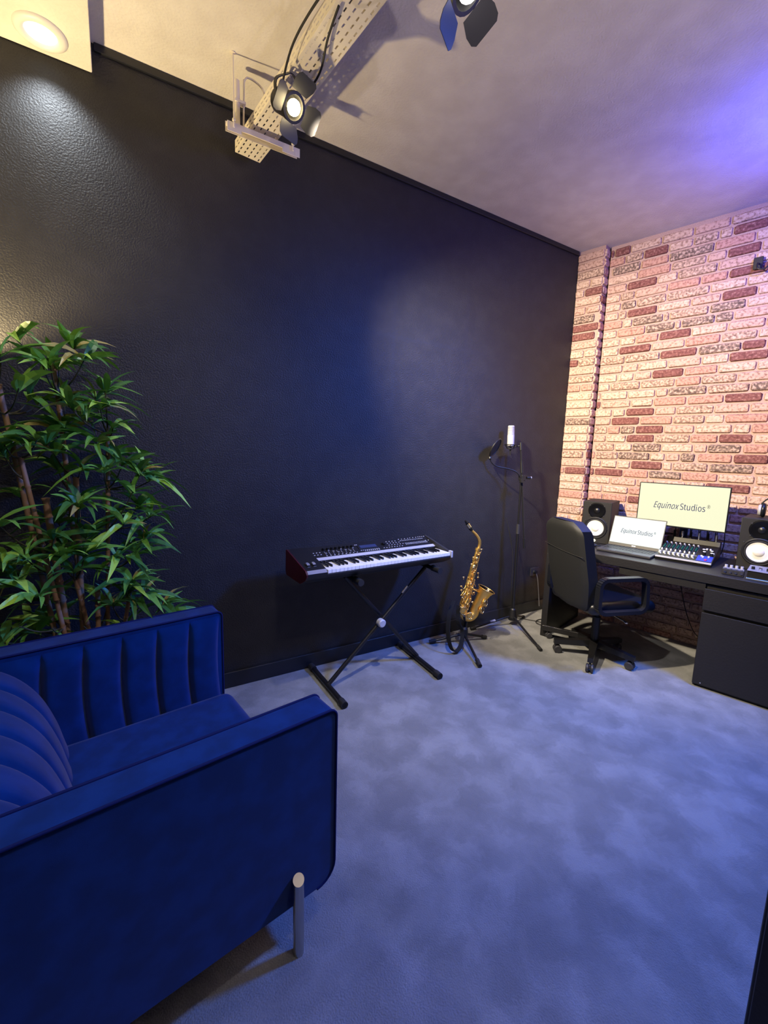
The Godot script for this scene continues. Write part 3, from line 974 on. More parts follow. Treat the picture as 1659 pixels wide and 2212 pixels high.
func plant() -> void:
	rng.seed = 77
	var t := thing("potted_bamboo", "tall potted bamboo plant with long green leaves behind the armchair", "plant", Vector3(-0.14, 0, -2.2))
	var b := mb()
	b.lathe([Vector2(0.0, 0.0), Vector2(0.12, 0.0), Vector2(0.16, 0.28), Vector2(0.17, 0.30), Vector2(0.17, 0.33), Vector2(0.15, 0.33), Vector2(0.145, 0.29)], Vector3.ZERO, Vector3.UP, 28)
	part(b, "pot", M.pot_clay, t)
	b = mb()
	b.cyl(Vector3(0, 0.27, 0), Vector3(0, 0.295, 0), 0.145, -1, 24)
	part(b, "soil", M.soil, t)
	# canes: foot, head (in the plant's own space), some cut short
	var canes := [[-0.02, 0.02, 0.00, 1.27, 0.02, 0.011], [0.03, 0.05, 0.05, 0.80, 0.05, 0.010], [-0.05, -0.02, -0.10, 1.19, 0.06, 0.013], [0.05, -0.03, -0.02, 0.86, 0.10, 0.009],
		[0.06, 0.02, 0.12, 1.45, -0.02, 0.009], [-0.07, 0.04, -0.22, 1.62, 0.0, 0.010], [0.0, -0.05, -0.05, 1.72, -0.06, 0.010], [0.08, 0.03, 0.16, 0.74, 0.1, 0.008], [-0.03, 0.06, -0.16, 1.35, 0.10, 0.009]]
	var heads := []
	for c in canes:
		var a := Vector3(c[0], 0.28, c[1])
		var e := Vector3(c[2], c[3], c[4])
		b = mb()
		var k := 0.0
		while k < 1.0:                                            # joints along the cane
			var k1 := minf(1.0, k + rng.randf_range(0.08, 0.12))
			b.cyl(a.lerp(e, k), a.lerp(e, k1), c[5], c[5] * 0.95, 10)
			b.cyl(a.lerp(e, k1) - (e - a).normalized() * 0.003, a.lerp(e, k1) + (e - a).normalized() * 0.003, c[5] * 1.18, -1, 10)
			k = k1
		part(b, "cane", M.cane, t)
		heads.append([a, e])
	var leaves := []
	for i in 4: leaves.append(leaf_mesh([0.15, 0.38, 0.62, 0.9][i], [0.35, 0.5, 0.25, 0.6][i]))
	var looks := [M.leaf_dark, M.leaf_mid, M.leaf_bright, M.leaf_dry]
	# sprays of leaves: x, y, z of each spray in the plant's own space
	var sprays := []
	for p in [[-.16, 1.80, .0], [-.19, 1.72, .1], [.03, 1.80, .0], [.06, 1.74, .08], [-.05, 1.70, .1], [.12, 1.64, .02], [.10, 1.56, .1], [-.14, 1.60, .15], [-.22, 1.56, .1], [.0, 1.55, .14], [.14, 1.48, .0], [.08, 1.42, .1],
		[.17, 1.34, .06], [.24, 1.29, .05], [.28, 1.26, .02], [.2, 1.22, .1], [.1, 1.3, .14], [-.1, 1.42, .16], [-.2, 1.4, .12], [.22, 1.14, .0], [.27, 1.10, .04], [.16, 1.08, .1], [.24, 1.0, .02], [.2, .95, .1], [.12, .94, .14],
		[-.24, 1.12, .15], [-.2, .88, .16], [-.13, .84, .2], [-.26, .95, .05], [.18, .82, .06], [.22, .76, .08], [.30, .68, .04], [.1, .74, .12], [.0, .68, .16], [-.1, .7, .18], [-.2, .72, .16], [.14, .62, .1], [.34, .63, .0], [.05, .58, .16], [-.15, .58, .18], [-.28, .62, .1], [-.28, .82, .05]]:
		sprays.append(Vector3(p[0], p[1], p[2]))
	for i in 46:
		var y := rng.randf_range(0.5, 1.72)
		var reach := 0.26 - 0.10 * maxf(0.0, y - 1.3) / 0.4
		sprays.append(Vector3(rng.randf_range(-0.30, 0.22) if y < 1.4 else rng.randf_range(-0.26, 0.10), y, rng.randf_range(-0.10, reach * 0.6)))
	var rest := [mb(), mb(), mb(), mb()]
	var count := 0
	for s in sprays:
		var best := Vector3.ZERO
		var bd := 9.0
		for h in heads:                                           # nearest cane below the spray
			for f in [0.35, 0.5, 0.65, 0.8, 0.92, 1.0]:
				var q: Vector3 = h[0].lerp(h[1], f)
				var d: float = q.distance_to(s) + maxf(0.0, q.y - s.y + 0.05) * 3.0
				if d < bd: bd = d; best = q
		b = mb()
		var mid: Vector3 = best.lerp(s, 0.55) + Vector3(0, -0.02, 0)
		b.tube(smooth([best, mid, s], 4), [0.0035, 0.0034, 0.0033, 0.0032, 0.003, 0.0028, 0.0026, 0.0024, 0.002], 5)
		part(b, "branch", M.twig, t)
		var out: Vector3 = (Vector3(s.x + 0.03, 0.12, s.z * 1.2) + (s - best) * 0.5).normalized()
		var n := 8 + rng.randi() % 4
		for k in n:
			var yaw := TAU * k / n + rng.randf_range(-0.4, 0.4)
			var dir := (out * rng.randf_range(0.3, 0.9) + Vector3(cos(yaw), rng.randf_range(-0.25, 0.75), sin(yaw)) * 0.9).normalized()
			var len := rng.randf_range(0.10, 0.185)
			var z := dir.cross(Vector3.UP).normalized().rotated(dir, rng.randf_range(-0.7, 0.7))
			var y := z.cross(dir).normalized()
			var x := Transform3D(Basis(dir * len, y * len, z * len), s - (s - mid) * rng.randf_range(0.0, 0.3))
			var end: Vector3 = t.position + x * Vector3(1.05, 0, 0)
			if end.z < WALL_Z + 0.07 or (end.z > -2.06 and end.y < 0.74) or (t.position.z + x.origin.z > -2.06 and x.origin.y < 0.72): continue
			if t.position.x + minf(x.origin.x, end.x - t.position.x) < -0.34 and end.y > 1.62: continue
			var f := rng.randf()
			var look := 0 if f < 0.42 else (1 if f < 0.75 else (2 if f < 0.93 else 3))
			count += 1
			if count <= 300:
				shared(leaves[rng.randi() % 4], "leaf", looks[look], t, x)
			else:
				var lm: Mesh = leaves[rng.randi() % 4]
				var arr := lm.surface_get_arrays(0)
				for q in arr[Mesh.ARRAY_VERTEX].size():
					rest[look].v.append(x * arr[Mesh.ARRAY_VERTEX][q])
					rest[look].n.append((x.basis * arr[Mesh.ARRAY_NORMAL][q]).normalized())
	for k in 4:
		if rest[k].v.size() > 0:
			part(rest[k], "foliage", looks[k], t).set_meta("kind", "stuff")


# ---------------------------------------------------------------- keyboard, saxophone, microphone
func keyboard() -> void:
	var t := thing("keyboard_synthesizer", "dark grey electronic keyboard with piano keys on an X stand", "keyboard", Vector3(0.814, 0.702, -2.028), 0.035)
	var along := Basis(Vector3(0, 0, -1), Vector3(0, 1, 0), Vector3(1, 0, 0))
	var b := mb(Transform3D(along, Vector3.ZERO))
	var body := []
	for p in [[0.085, 0.0], [0.018, 0.036], [0.0, 0.052], [0.0, 0.058], [0.006, 0.062], [0.152, 0.062], [0.152, 0.092], [0.28, 0.144], [0.292, 0.141], [0.295, 0.02], [0.28, 0.0]]: body.append(Vector2(p[0], p[1]))
	b.prism(body, 0.112, 0.985)
	part(b, "body", M.black_plastic, t)
	b = mb(Transform3D(along, Vector3.ZERO))
	var cheek := []
	for p in [[0.085, 0.0], [0.018, 0.036], [0.0, 0.056], [0.0, 0.070], [0.018, 0.086], [0.06, 0.096], [0.28, 0.147], [0.292, 0.144], [0.295, 0.02], [0.28, 0.0]]: cheek.append(Vector2(p[0], p[1]))
	b.prism(cheek, 0.0, 0.112)
	part(b, "control_block", M.black_plastic, t)
	b = mb(Transform3D(along, Vector3.ZERO))
	b.prism(cheek, -0.007, 0.0)
	part(b, "side_panel", M.burgundy, t, "dark red end cheek")
	b = mb(Transform3D(along, Vector3.ZERO))
	b.prism(cheek, 0.985, 1.0)
	part(b, "end_block", M.dark_grey_plastic, t)
	b = mb()
	b.box(Vector3(0.992, 0.07, -0.012), Vector3(0.017, 0.044, 0.03), 0.003)
	part(b, "end_cap", M.silver_plastic, t)
	b = mb()
	b.t = Transform3D(Basis(Vector3.RIGHT, 0.72), Vector3(0.056, 0.0785, -0.0085))
	b.box(Vector3.ZERO, Vector3(0.110, 0.003, 0.024), 0.001)
	part(b, "front_lip", M.grey_plastic, t)
	# lettering on the panel, top left
	var w := text("YAMAHA", 0.018, 0.0006, M.white_plastic, t, Vector3.ZERO)
	w.transform = Transform3D(Basis(Vector3(1, 0, 0), Vector3(0, 0.257, -0.966), Vector3(0, 0.966, 0.257)) * 1.0, Vector3(0.012, 0.1375, -0.245))
	for k in 2:
		b = mb()
		b.box(Vector3(0.03 + 0.034 * k, 0.102, -0.075), Vector3(0.020, 0.006, 0.05), 0.002)
		var slot := part(b, "wheel_slot", M.black_plastic, t)
		b = mb()
		b.cyl(Vector3(0.022 + 0.034 * k, 0.088, -0.075), Vector3(0.038 + 0.034 * k, 0.088, -0.075), 0.023, -1, 18)
		b.box(Vector3(0.03 + 0.034 * k, 0.110, -0.082), Vector3(0.013, 0.006, 0.008), 0.001)
		part(b, "wheel", M.grey_plastic, slot)
	var white := mb()
	white.box(Vector3(0, 0.0, -0.0725), Vector3(0.0229, 0.020, 0.141), 0.0012)
	var wm := white.mesh()
	var black := mb()
	black.box(Vector3(0, 0.0, -0.098), Vector3(0.0125, 0.016, 0.090), 0.0025)
	black.box(Vector3(0, -0.003, -0.056), Vector3(0.0125, 0.008, 0.012), 0.003)
	var bm := black.mesh()
	for k in 36:
		var x := 0.1275 + 0.02398 * k
		shared(wm, "white_key", M.white_key, t, Transform3D(Basis(), Vector3(x, 0.0725, 0.0)))
		if k < 35 and (k % 7) in [0, 1, 3, 4, 5]:
			shared(bm, "black_key", M.ebonite, t, Transform3D(Basis(), Vector3(x + 0.012, 0.086, 0.0)))
	# the sloping panel: a frame with x along, y up the slope, z out of it
	var tilt := Basis(Vector3(1, 0, 0), Vector3(0, 0.3764, -0.9264), Vector3(0, 0.9264, 0.3764))
	var P := Transform3D(tilt, Vector3(0.0, 0.092, -0.152))
	b = mb(P)
	b.box(Vector3(0.549, 0.014, 0.002), Vector3(0.866, 0.026, 0.004), 0.001)
	part(b, "felt_strip", M.silver_plastic, t, "pale strip behind the keys")
	b = mb(P)
	b.box(Vector3(0.50, 0.082, 0.002), Vector3(0.146, 0.04, 0.005), 0.002)
	var scr := part(b, "display_bezel", M.black_plastic, t)
	b = mb(P)
	b.box(Vector3(0.50, 0.083, 0.0047), Vector3(0.118, 0.028, 0.001))
	part(b, "display", M.lcd, scr)
	for k in 8:
		b = mb(P)
		b.cyl(Vector3(0.20 + 0.027 * k, 0.098 + 0.0 * k, 0.0), Vector3(0.20 + 0.027 * k, 0.098, 0.016), 0.0085, 0.007, 14)
		part(b, "knob", M.black_plastic, t)
		b = mb(P)
		b.box(Vector3(0.20 + 0.027 * k, 0.063, 0.001), Vector3(0.003, 0.036, 0.002))
		b.box(Vector3(0.20 + 0.027 * k, 0.055 + 0.012 * ((k * 5) % 3), 0.006), Vector3(0.010, 0.008, 0.010), 0.002)
		part(b, "slider", M.grey_plastic, t)
	b = mb(P)
	b.cyl(Vector3(0.618, 0.088, 0.0), Vector3(0.618, 0.088, 0.014), 0.014, 0.012, 20)
	part(b, "data_dial", M.black_plastic, t)
	b = mb(P)                                                     # rows of little pale buttons, a few pixels each
	for row in [[0.435, 0.56, 0.050, 10], [0.46, 0.56, 0.040, 8], [0.65, 0.72, 0.108, 4], [0.65, 0.74, 0.090, 5], [0.65, 0.76, 0.070, 6], [0.60, 0.74, 0.048, 8], [0.755, 0.83, 0.120, 4], [0.85, 0.90, 0.122, 3], [0.76, 0.94, 0.103, 14], [0.78, 0.95, 0.070, 14], [0.78, 0.95, 0.058, 14], [0.92, 0.97, 0.124, 4], [0.95, 0.975, 0.075, 2], [0.20, 0.40, 0.038, 9], [0.13, 0.17, 0.075, 3], [0.13, 0.17, 0.055, 3], [0.42, 0.43, 0.11, 2]]:
		for k in row[3]:
			b.box(Vector3(lerpf(row[0], row[1], k / maxf(1.0, row[3] - 1.0)), row[2], 0.002), Vector3(0.0085, 0.0055, 0.004), 0.0012)
	part(b, "button_rows", M.silver_plastic, t).set_meta("kind", "stuff")

	var s := thing("keyboard_stand", "black X shaped folding stand under the keyboard by the wall", "stand", Vector3(1.36, 0, -2.22))
	var feet := [[-0.345, -0.25, -0.350, 0.25], [0.345, -0.25, 0.312, 0.26]]
	for f in feet:
		b = mb()
		b.cyl(Vector3(f[0], 0.022, f[1]), Vector3(f[2], 0.022, f[3]), 0.0165, -1, 14)
		var ft := part(b, "foot", M.black_metal, s)
		for e in 2:
			var p := Vector3(f[e * 2], 0.022, f[e * 2 + 1])
			var q := Vector3(f[2 - e * 2], 0.022, f[3 - e * 2])
			b = mb()
			b.cyl(p, p.lerp(q, 0.10), 0.0205, -1, 14)
			part(b, "end_cap", M.black_rubber, ft)
	var ends := [[-0.345, 0.338, 0.022], [0.337, -0.225, -0.022]]
	for k in 2:
		b = mb()
		var a := Vector3(ends[k][0], 0.03, ends[k][2])
		var c := Vector3(ends[k][1], 0.665, ends[k][2])
		b.tube([a, a.lerp(c, 0.5), c], 0.0135, 10)
		part(b, "leg_tube", M.black_metal, s)
		b = mb()
		b.cyl(Vector3(c.x, 0.68, -0.19), Vector3(c.x, 0.68, 0.17), 0.013, -1, 12)
		var arm := part(b, "support_arm", M.black_metal, s)
		for z in [-0.2, 0.10]:
			b = mb()
			b.cyl(Vector3(c.x, 0.682, z), Vector3(c.x, 0.682, z + 0.08), 0.0195, -1, 12)
			part(b, "rubber_sleeve", M.black_rubber, arm)
	b = mb()
	b.lathe([Vector2(0.0, 0.036), Vector2(0.020, 0.036), Vector2(0.026, 0.030), Vector2(0.026, 0.0)], Vector3(-0.007, 0.36, 0.036), Vector3(0, 0, 1), 24)
	part(b, "pivot_knob", M.silver_plastic, s, "pale round clutch knob")
	b = mb()
	b.cyl(Vector3(0.155, 0.522, 0.030), Vector3(0.195, 0.562, 0.030), 0.007, -1, 10)
	part(b, "locking_pin", M.chrome, s)


func saxophone() -> void:
	rng.seed = 5
	var st := thing("saxophone_stand", "small black tripod stand holding up the golden saxophone", "stand", Vector3(2.165, 0, -2.29))
	var b := mb()
	b.cyl(Vector3(0, 0.05, 0), Vector3(0.02, 0.20, 0.0), 0.012, -1, 12)
	part(b, "post", M.black_metal, st)
	b = mb()
	b.lathe([Vector2(0.0, 0.045), Vector2(0.026, 0.05), Vector2(0.030, 0.075), Vector2(0.026, 0.115), Vector2(0.017, 0.13), Vector2(0.0, 0.13)], Vector3.ZERO, Vector3.UP, 16)
	part(b, "hub", M.black_plastic, st)
	for p in [[-0.165, 0.345], [0.20, 0.03], [-0.24, -0.11]]:
		b = mb()
		var e := Vector3(p[0], 0.016, p[1])
		b.tube([Vector3(0, 0.075, 0), Vector3(0, 0.075, 0).lerp(e, 0.5), e], [0.010, 0.009, 0.009], 10)
		var lg := part(b, "leg", M.black_metal, st)
		b = mb()
		b.cyl(e, e.lerp(Vector3(0, 0.075, 0), 0.18), 0.0145, -1, 12)
		part(b, "rubber_foot", M.black_rubber, lg)
	b = mb()
	b.tube(smooth([Vector3(-0.055, 0.24, 0.05), Vector3(-0.03, 0.20, 0.03), Vector3(0.02, 0.195, 0.0), Vector3(0.075, 0.205, 0.03), Vector3(0.095, 0.25, 0.05)]), 0.009, 8)
	part(b, "cradle", M.black_rubber, st)

	var t := thing("saxophone", "shiny golden saxophone standing upright by the black wall", "saxophone", Vector3(2.165, 0.20, -2.29))
	var o := t.position
	var at := func(x: float, y: float, z := 0.0) -> Vector3: return Vector3(x, y, -2.30 + z) - o
	# the main tube, top to bottom, then the bow and the bell
	var top: Vector3 = at.call(2.258, 0.700)
	var low: Vector3 = at.call(2.150, 0.300)
	b = mb()
	b.tube([top, top.lerp(low, 0.33), top.lerp(low, 0.66), low], [0.0125, 0.018, 0.0235, 0.029], 18)
	part(b, "body_tube", M.lacquer, t)
	b = mb()
	var bow := smooth([low, at.call(2.137, 0.255, 0.01), at.call(2.152, 0.218, 0.02), at.call(2.192, 0.206, 0.03), at.call(2.224, 0.226, 0.035), at.call(2.240, 0.265, 0.035)], 4)
	var rr := []
	for k in bow.size(): rr.append(0.029 + 0.007 * k / bow.size())
	b.tube(bow, rr, 18)
	part(b, "bow", M.lacquer, t)
	var bell0: Vector3 = at.call(2.240, 0.265, 0.035)
	var bell1: Vector3 = at.call(2.302, 0.420, 0.075)
	var ax := (bell1 - bell0).normalized()
	var L := bell0.distance_to(bell1)
	b = mb()
	b.lathe([Vector2(0.036, 0.0), Vector2(0.038, L * 0.35), Vector2(0.042, L * 0.6), Vector2(0.049, L * 0.82), Vector2(0.064, L)], bell0, ax, 28, true)
	b.torus(bell0 + ax * L, ax, 0.066, 0.0022, 28, 6)
	part(b, "bell", M.lacquer, t)
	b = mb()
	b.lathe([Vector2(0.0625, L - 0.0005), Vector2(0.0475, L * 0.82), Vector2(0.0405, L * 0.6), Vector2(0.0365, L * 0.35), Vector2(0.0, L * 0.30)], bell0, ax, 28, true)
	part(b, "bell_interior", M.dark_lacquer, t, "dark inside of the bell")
	b = mb()
	var neck := smooth([top + Vector3(0.0, -0.01, 0), at.call(2.276, 0.735), at.call(2.274, 0.775), at.call(2.245, 0.815), at.call(2.205, 0.848), at.call(2.180, 0.868)], 5)
	var nr := []
	for k in neck.size(): nr.append(0.0125 - 0.0045 * k / neck.size())
	b.tube(neck, nr, 14)
	b.cyl(top, top + (top - low).normalized() * 0.02, 0.017, -1, 16)
	part(b, "neck", M.lacquer, t)
	b = mb()
	b.tube(smooth([at.call(2.190, 0.860), at.call(2.165, 0.886), at.call(2.122, 0.934)], 4), [0.0105, 0.0125, 0.0135, 0.0135, 0.013, 0.0115, 0.010, 0.0085, 0.006], 12)
	var mp := part(b, "mouthpiece", M.ebonite, t)
	b = mb()
	b.cyl(at.call(2.168, 0.884), at.call(2.142, 0.913), 0.0148, 0.0138, 14, false)
	b.box(at.call(2.158, 0.908, 0.005), Vector3(0.012, 0.008, 0.012), 0.002)
	part(b, "ligature", M.nickel, mp)
	# keywork: cups, guards, rods and posts along the tube
	var d := (low - top).normalized()
	var sd := d.cross(Vector3(0, 0, 1)).normalized()
	for k in 13:                                                  # tone hole cups down the front
		var f := 0.06 + 0.075 * k
		var r := lerpf(0.008, 0.021, f)
		var tube_r := lerpf(0.0125, 0.029, f)
		var c: Vector3 = top.lerp(low, f)
		var a := Vector3(0, 0, 1).rotated(d, [-0.5, 0.3, -0.2, 0.6][k % 4])
		b = mb()
		b.lathe([Vector2(r * 0.7, tube_r), Vector2(r * 0.7, tube_r + 0.006), Vector2(r, tube_r + 0.006), Vector2(r, tube_r + 0.009), Vector2(r * 0.5, tube_r + 0.012), Vector2(0.0, tube_r + 0.011)], c, a, 16)
		part(b, "key_cup", M.lacquer, t)
	for q in [[-0.75, 0.02, 0.62, 0.024], [0.85, 0.05, 0.72, 0.023], [0.25, 0.35, 1.0, 0.033], [-0.3, 0.55, 1.05, 0.038], [1.3, 0.5, 1.0, 0.036]]:
		b = mb()                                                  # long hinge rods with their posts
		var a := Vector3(0, 0, 1).rotated(d, q[0])
		var p0: Vector3 = top.lerp(low, q[1]) + a * q[3]
		var p1: Vector3 = top.lerp(low, q[2]) + a * (q[3] + 0.006)
		b.cyl(p0, p1, 0.0026, -1, 8)
		for k in 5:
			var p := p0.lerp(p1, k / 4.0)
			b.cyl(p, p - a * 0.014, 0.002, -1, 6)
			b.ball(p, Vector3(0.0042, 0.0042, 0.0042), 8)
		part(b, "hinge_rod", M.lacquer, t)
	for q in [[2.244, 0.272, 0.085, 0.024], [2.264, 0.328, 0.095, 0.027], [2.122, 0.272, 0.03, 0.026], [2.165, 0.235, 0.055, 0.022]]:
		var c: Vector3 = at.call(q[0], q[1], q[2])                # the big low cups with wire guards
		var a := Vector3(0.45, 0.1, 1).normalized() if q[0] > 2.2 else Vector3(-0.45, 0.1, 1).normalized()
		b = mb()
		b.lathe([Vector2(q[3], 0.0), Vector2(q[3], 0.006), Vector2(q[3] * 0.6, 0.010), Vector2(0.0, 0.009)], c, a, 20)
		part(b, "key_cup", M.lacquer, t)
		b = mb()
		b.torus(c + a * 0.016, a, q[3] * 1.08, 0.0024, 22, 6)
		for k in 3:
			var e: Vector3 = (a.cross(Vector3.UP).normalized() * q[3] * 1.08).rotated(a, TAU * k / 3)
			b.cyl(c + e + a * 0.016, c + e * 0.9 - a * 0.006, 0.002, -1, 6)
		part(b, "key_guard", M.nickel, t)
	for q in [[2.118, 0.52, 0.02], [2.10, 0.455, 0.02], [2.095, 0.43, 0.03], [2.17, 0.47, 0.045], [2.185, 0.44, 0.05], [2.15, 0.40, 0.05], [2.20, 0.40, 0.05], [2.165, 0.36, 0.055], [2.118, 0.40, 0.04], [2.11, 0.37, 0.03], [2.20, 0.55, 0.04], [2.195, 0.59, 0.035], [2.27, 0.53, 0.01], [2.262, 0.50, 0.02], [2.29, 0.71, 0.01], [2.205, 0.66, 0.02], [2.19, 0.61, 0.02], [2.19, 0.33, 0.05], [2.13, 0.33, 0.045], [2.10, 0.30, 0.03]]:
		b = mb()                                                  # finger touches and levers
		var c: Vector3 = at.call(q[0], q[1], q[2])
		b.ball(c, Vector3(0.010, 0.006, 0.007), 10)
		b.cyl(c, c + Vector3(rng.randf_range(-0.01, 0.02), rng.randf_range(-0.035, -0.015), -0.006), 0.003, -1, 6)
		part(b, "key_lever", M.nickel if rng.randf() < 0.4 else M.lacquer, t)
	for k in 26:                                                  # smaller levers and pearls crowding the lower stack
		var f := rng.randf_range(0.45, 1.02)
		var a := Vector3(0, 0, 1).rotated(d, rng.randf_range(-1.4, 1.4))
		var p0: Vector3 = top.lerp(low, f) + a * (lerpf(0.0125, 0.029, f) + 0.012)
		b = mb()
		b.tube([p0, p0 + d * rng.randf_range(0.01, 0.03) + a * 0.006, p0 + d * rng.randf_range(0.03, 0.05) + sd * rng.randf_range(-0.02, 0.02) + a * 0.008], 0.0034, 6)
		b.lathe([Vector2(0.0075, 0.0), Vector2(0.0075, 0.004), Vector2(0.0, 0.006)], p0, a, 12)
		part(b, "key_lever", M.nickel if k % 3 == 0 else M.lacquer, t)
	b = mb()
	b.torus(at.call(2.235, 0.405, 0.02), Vector3(0.5, 0.85, 0), 0.03, 0.0035, 24, 6)
	b.cyl(at.call(2.20, 0.42), at.call(2.29, 0.395, 0.02), 0.004, -1, 8)
	part(b, "bell_brace", M.lacquer, t)

	b = mb()                                                      # the neck strap hanging from the horn
	var sp := smooth([Vector3(0.02, 0.30, -0.01), Vector3(-0.015, 0.20, 0.03), Vector3(0.005, 0.13, 0.06), Vector3(-0.04, 0.05, 0.10), Vector3(-0.095, 0.02, 0.11), Vector3(-0.135, 0.06, 0.10), Vector3(-0.140, 0.16, 0.07), Vector3(-0.10, 0.27, 0.03), Vector3(-0.02, 0.34, -0.02)], 6)
	b.ribbon(sp, Vector3(0.010, 0.0, 0.030), 0.006)
	var strap := part(b, "neck_strap", M.strap_cloth, self)
	strap.position = Vector3(2.085, 0, -2.29)
	tag(strap, "black neck strap hanging in a loop from the saxophone", "strap")


func microphone() -> void:
	var at := Vector3(2.76, 0, -2.355)
	var t := thing("microphone_stand", "tall thin black tripod microphone stand near the room corner", "stand", at)
	var b := mb()
	b.lathe([Vector2(0.0, 0.045), Vector2(0.034, 0.05), Vector2(0.040, 0.075), Vector2(0.026, 0.14), Vector2(0.018, 0.15), Vector2(0.0, 0.15)], Vector3.ZERO, Vector3.UP, 18)
	part(b, "hub", M.black_plastic, t)
	for p in [[-0.19, 0.445], [-0.385, -0.085], [0.215, -0.06]]:
		b = mb()
		var e := Vector3(p[0], 0.013, p[1])
		b.tube([Vector3(0, 0.085, 0), Vector3(0, 0.085, 0).lerp(e, 0.5), e], 0.0085, 10)
		var lg := part(b, "leg", M.black_metal, t)
		b = mb()
		b.cyl(e, e.lerp(Vector3(0, 0.08, 0), 0.11), 0.0125, -1, 12)
		part(b, "rubber_foot", M.black_rubber, lg)
	b = mb()
	b.cyl(Vector3(-0.21, 0.054, -0.046), Vector3(-0.165, 0.060, -0.036), 0.0094, -1, 10)
	part(b, "leg_label", M.silver_plastic, t)
	b = mb()
	b.cyl(Vector3(0, 0.14, 0), Vector3(-0.01, 0.79, 0), 0.0125, -1, 14)
	part(b, "lower_pole", M.black_metal, t)
	b = mb()
	b.cyl(Vector3(-0.01, 0.78, 0), Vector3(-0.012, 0.86, 0), 0.0165, 0.015, 14)
	part(b, "clutch", M.dark_grey_plastic, t)
	b = mb()
	b.cyl(Vector3(-0.012, 0.84, 0), Vector3(-0.018, 1.22, 0), 0.009, -1, 12)
	part(b, "upper_pole", M.black_metal, t)
	b = mb()
	b.box(Vector3(-0.016, 1.235, 0.004), Vector3(0.045, 0.05, 0.045), 0.008)
	b.cyl(Vector3(0.02, 1.235, 0.02), Vector3(0.052, 1.235, 0.03), 0.011, -1, 12)
	var j := part(b, "boom_joint", M.black_plastic, t)
	b = mb()
	b.ball(Vector3(0.056, 1.236, 0.031), Vector3(0.010, 0.010, 0.010), 12)
	part(b, "knob", M.silver_plastic, j)
	b = mb()
	b.cyl(Vector3(0.012, 0.69, 0.055), Vector3(-0.030, 1.49, -0.018), 0.0075, -1, 12)
	b.cyl(Vector3(0.013, 0.67, 0.057), Vector3(0.009, 0.75, 0.050), 0.011, -1, 12)
	part(b, "boom_arm", M.black_metal, t)
	b = mb()
	b.cyl(Vector3(-0.018, 1.27, 0.002), Vector3(-0.023, 1.36, -0.006), 0.013, 0.011, 12)
	b.cyl(Vector3(-0.029, 1.45, -0.014), Vector3(-0.031, 1.51, -0.02), 0.012, -1, 12)
	part(b, "collar", M.black_plastic, t)

	var m := thing("condenser_microphone", "silver condenser microphone in a spider shock mount on the stand", "microphone", at + Vector3(-0.098, 1.495, -0.062))
	b = mb()
	b.lathe([Vector2(0.0, 0.145), Vector2(0.020, 0.144), Vector2(0.025, 0.138), Vector2(0.0265, 0.07), Vector2(0.027, 0.066), Vector2(0.027, 0.0), Vector2(0.023, -0.012), Vector2(0.012, -0.02), Vector2(0.0, -0.02)], Vector3.ZERO, Vector3(-0.05, 1, 0), 24)
	part(b, "capsule_body", M.silver_plastic, m)
	b = mb()
	for k in 11:
		b.torus(Vector3(-0.0035 - 0.0003 * k, 0.074 + 0.006 * k, 0), Vector3(-0.05, 1, 0), 0.0265, 0.0011, 20, 4)
	part(b, "grille", M.chrome, m)
	b = mb()
	b.torus(Vector3(0, -0.004, 0), Vector3.UP, 0.044, 0.004, 26, 6)
	b.torus(Vector3(0, -0.034, 0), Vector3.UP, 0.026, 0.0035, 22, 6)
	b.cyl(Vector3(0.03, -0.018, 0.0), Vector3(0.066, -0.01, 0.045), 0.006, -1, 8)
	for k in 8:
		var f := TAU * k / 8
		b.cyl(Vector3(cos(f) * 0.044, -0.004, sin(f) * 0.044), Vector3(cos(f + 0.4) * 0.026, -0.034, sin(f + 0.4) * 0.026), 0.0025, -1, 6)
	b.cyl(Vector3(0, -0.02, 0), Vector3(0.004, -0.085, 0), 0.008, 0.005, 10)
	part(b, "shock_mount", M.black_plastic, m)

	var p := thing("pop_filter", "round black pop filter on a bent gooseneck beside the microphone", "pop filter", at + Vector3(-0.25, 1.463, -0.075))
	var ax := Vector3(0.409, -0.439, 0.798).normalized()
	var down := Vector3(-0.30, -0.89, -0.33) * 0.078
	b = mb()
	b.torus(Vector3.ZERO, ax, 0.074, 0.006, 36, 8)
	part(b, "hoop", M.black_plastic, p)
	b = mb()
	b.cyl(-ax * 0.001, ax * 0.001, 0.072, -1, 32)
	part(b, "mesh_screen", M.strap_cloth, p)
	b = mb()
	b.cyl(down, down * 1.25 + Vector3(0, 0, 0.01), 0.011, -1, 12)
	part(b, "swivel", M.black_metal, p)
	b = mb()
	var gn := [down * 1.15]
	for q in [[-0.251, 1.341, -0.093], [-0.208, 1.317, -0.075], [-0.145, 1.305, -0.04], [-0.09, 1.285, -0.004], [-0.055, 1.25, 0.014], [-0.044, 1.222, 0.02]]:
		gn.append(Vector3(q[0] + 0.25, q[1] - 1.463, q[2] + 0.075))
	b.tube(smooth(gn, 6), 0.0055, 8)
	part(b, "gooseneck", M.black_metal, p)
	b = mb()
	b.box(Vector3(0.207, -0.25, 0.10), Vector3(0.03, 0.034, 0.026), 0.004)
	part(b, "clamp", M.black_plastic, p)

	b = mb()                                                      # microphone lead on the carpet, with its little loop
	var pts := []
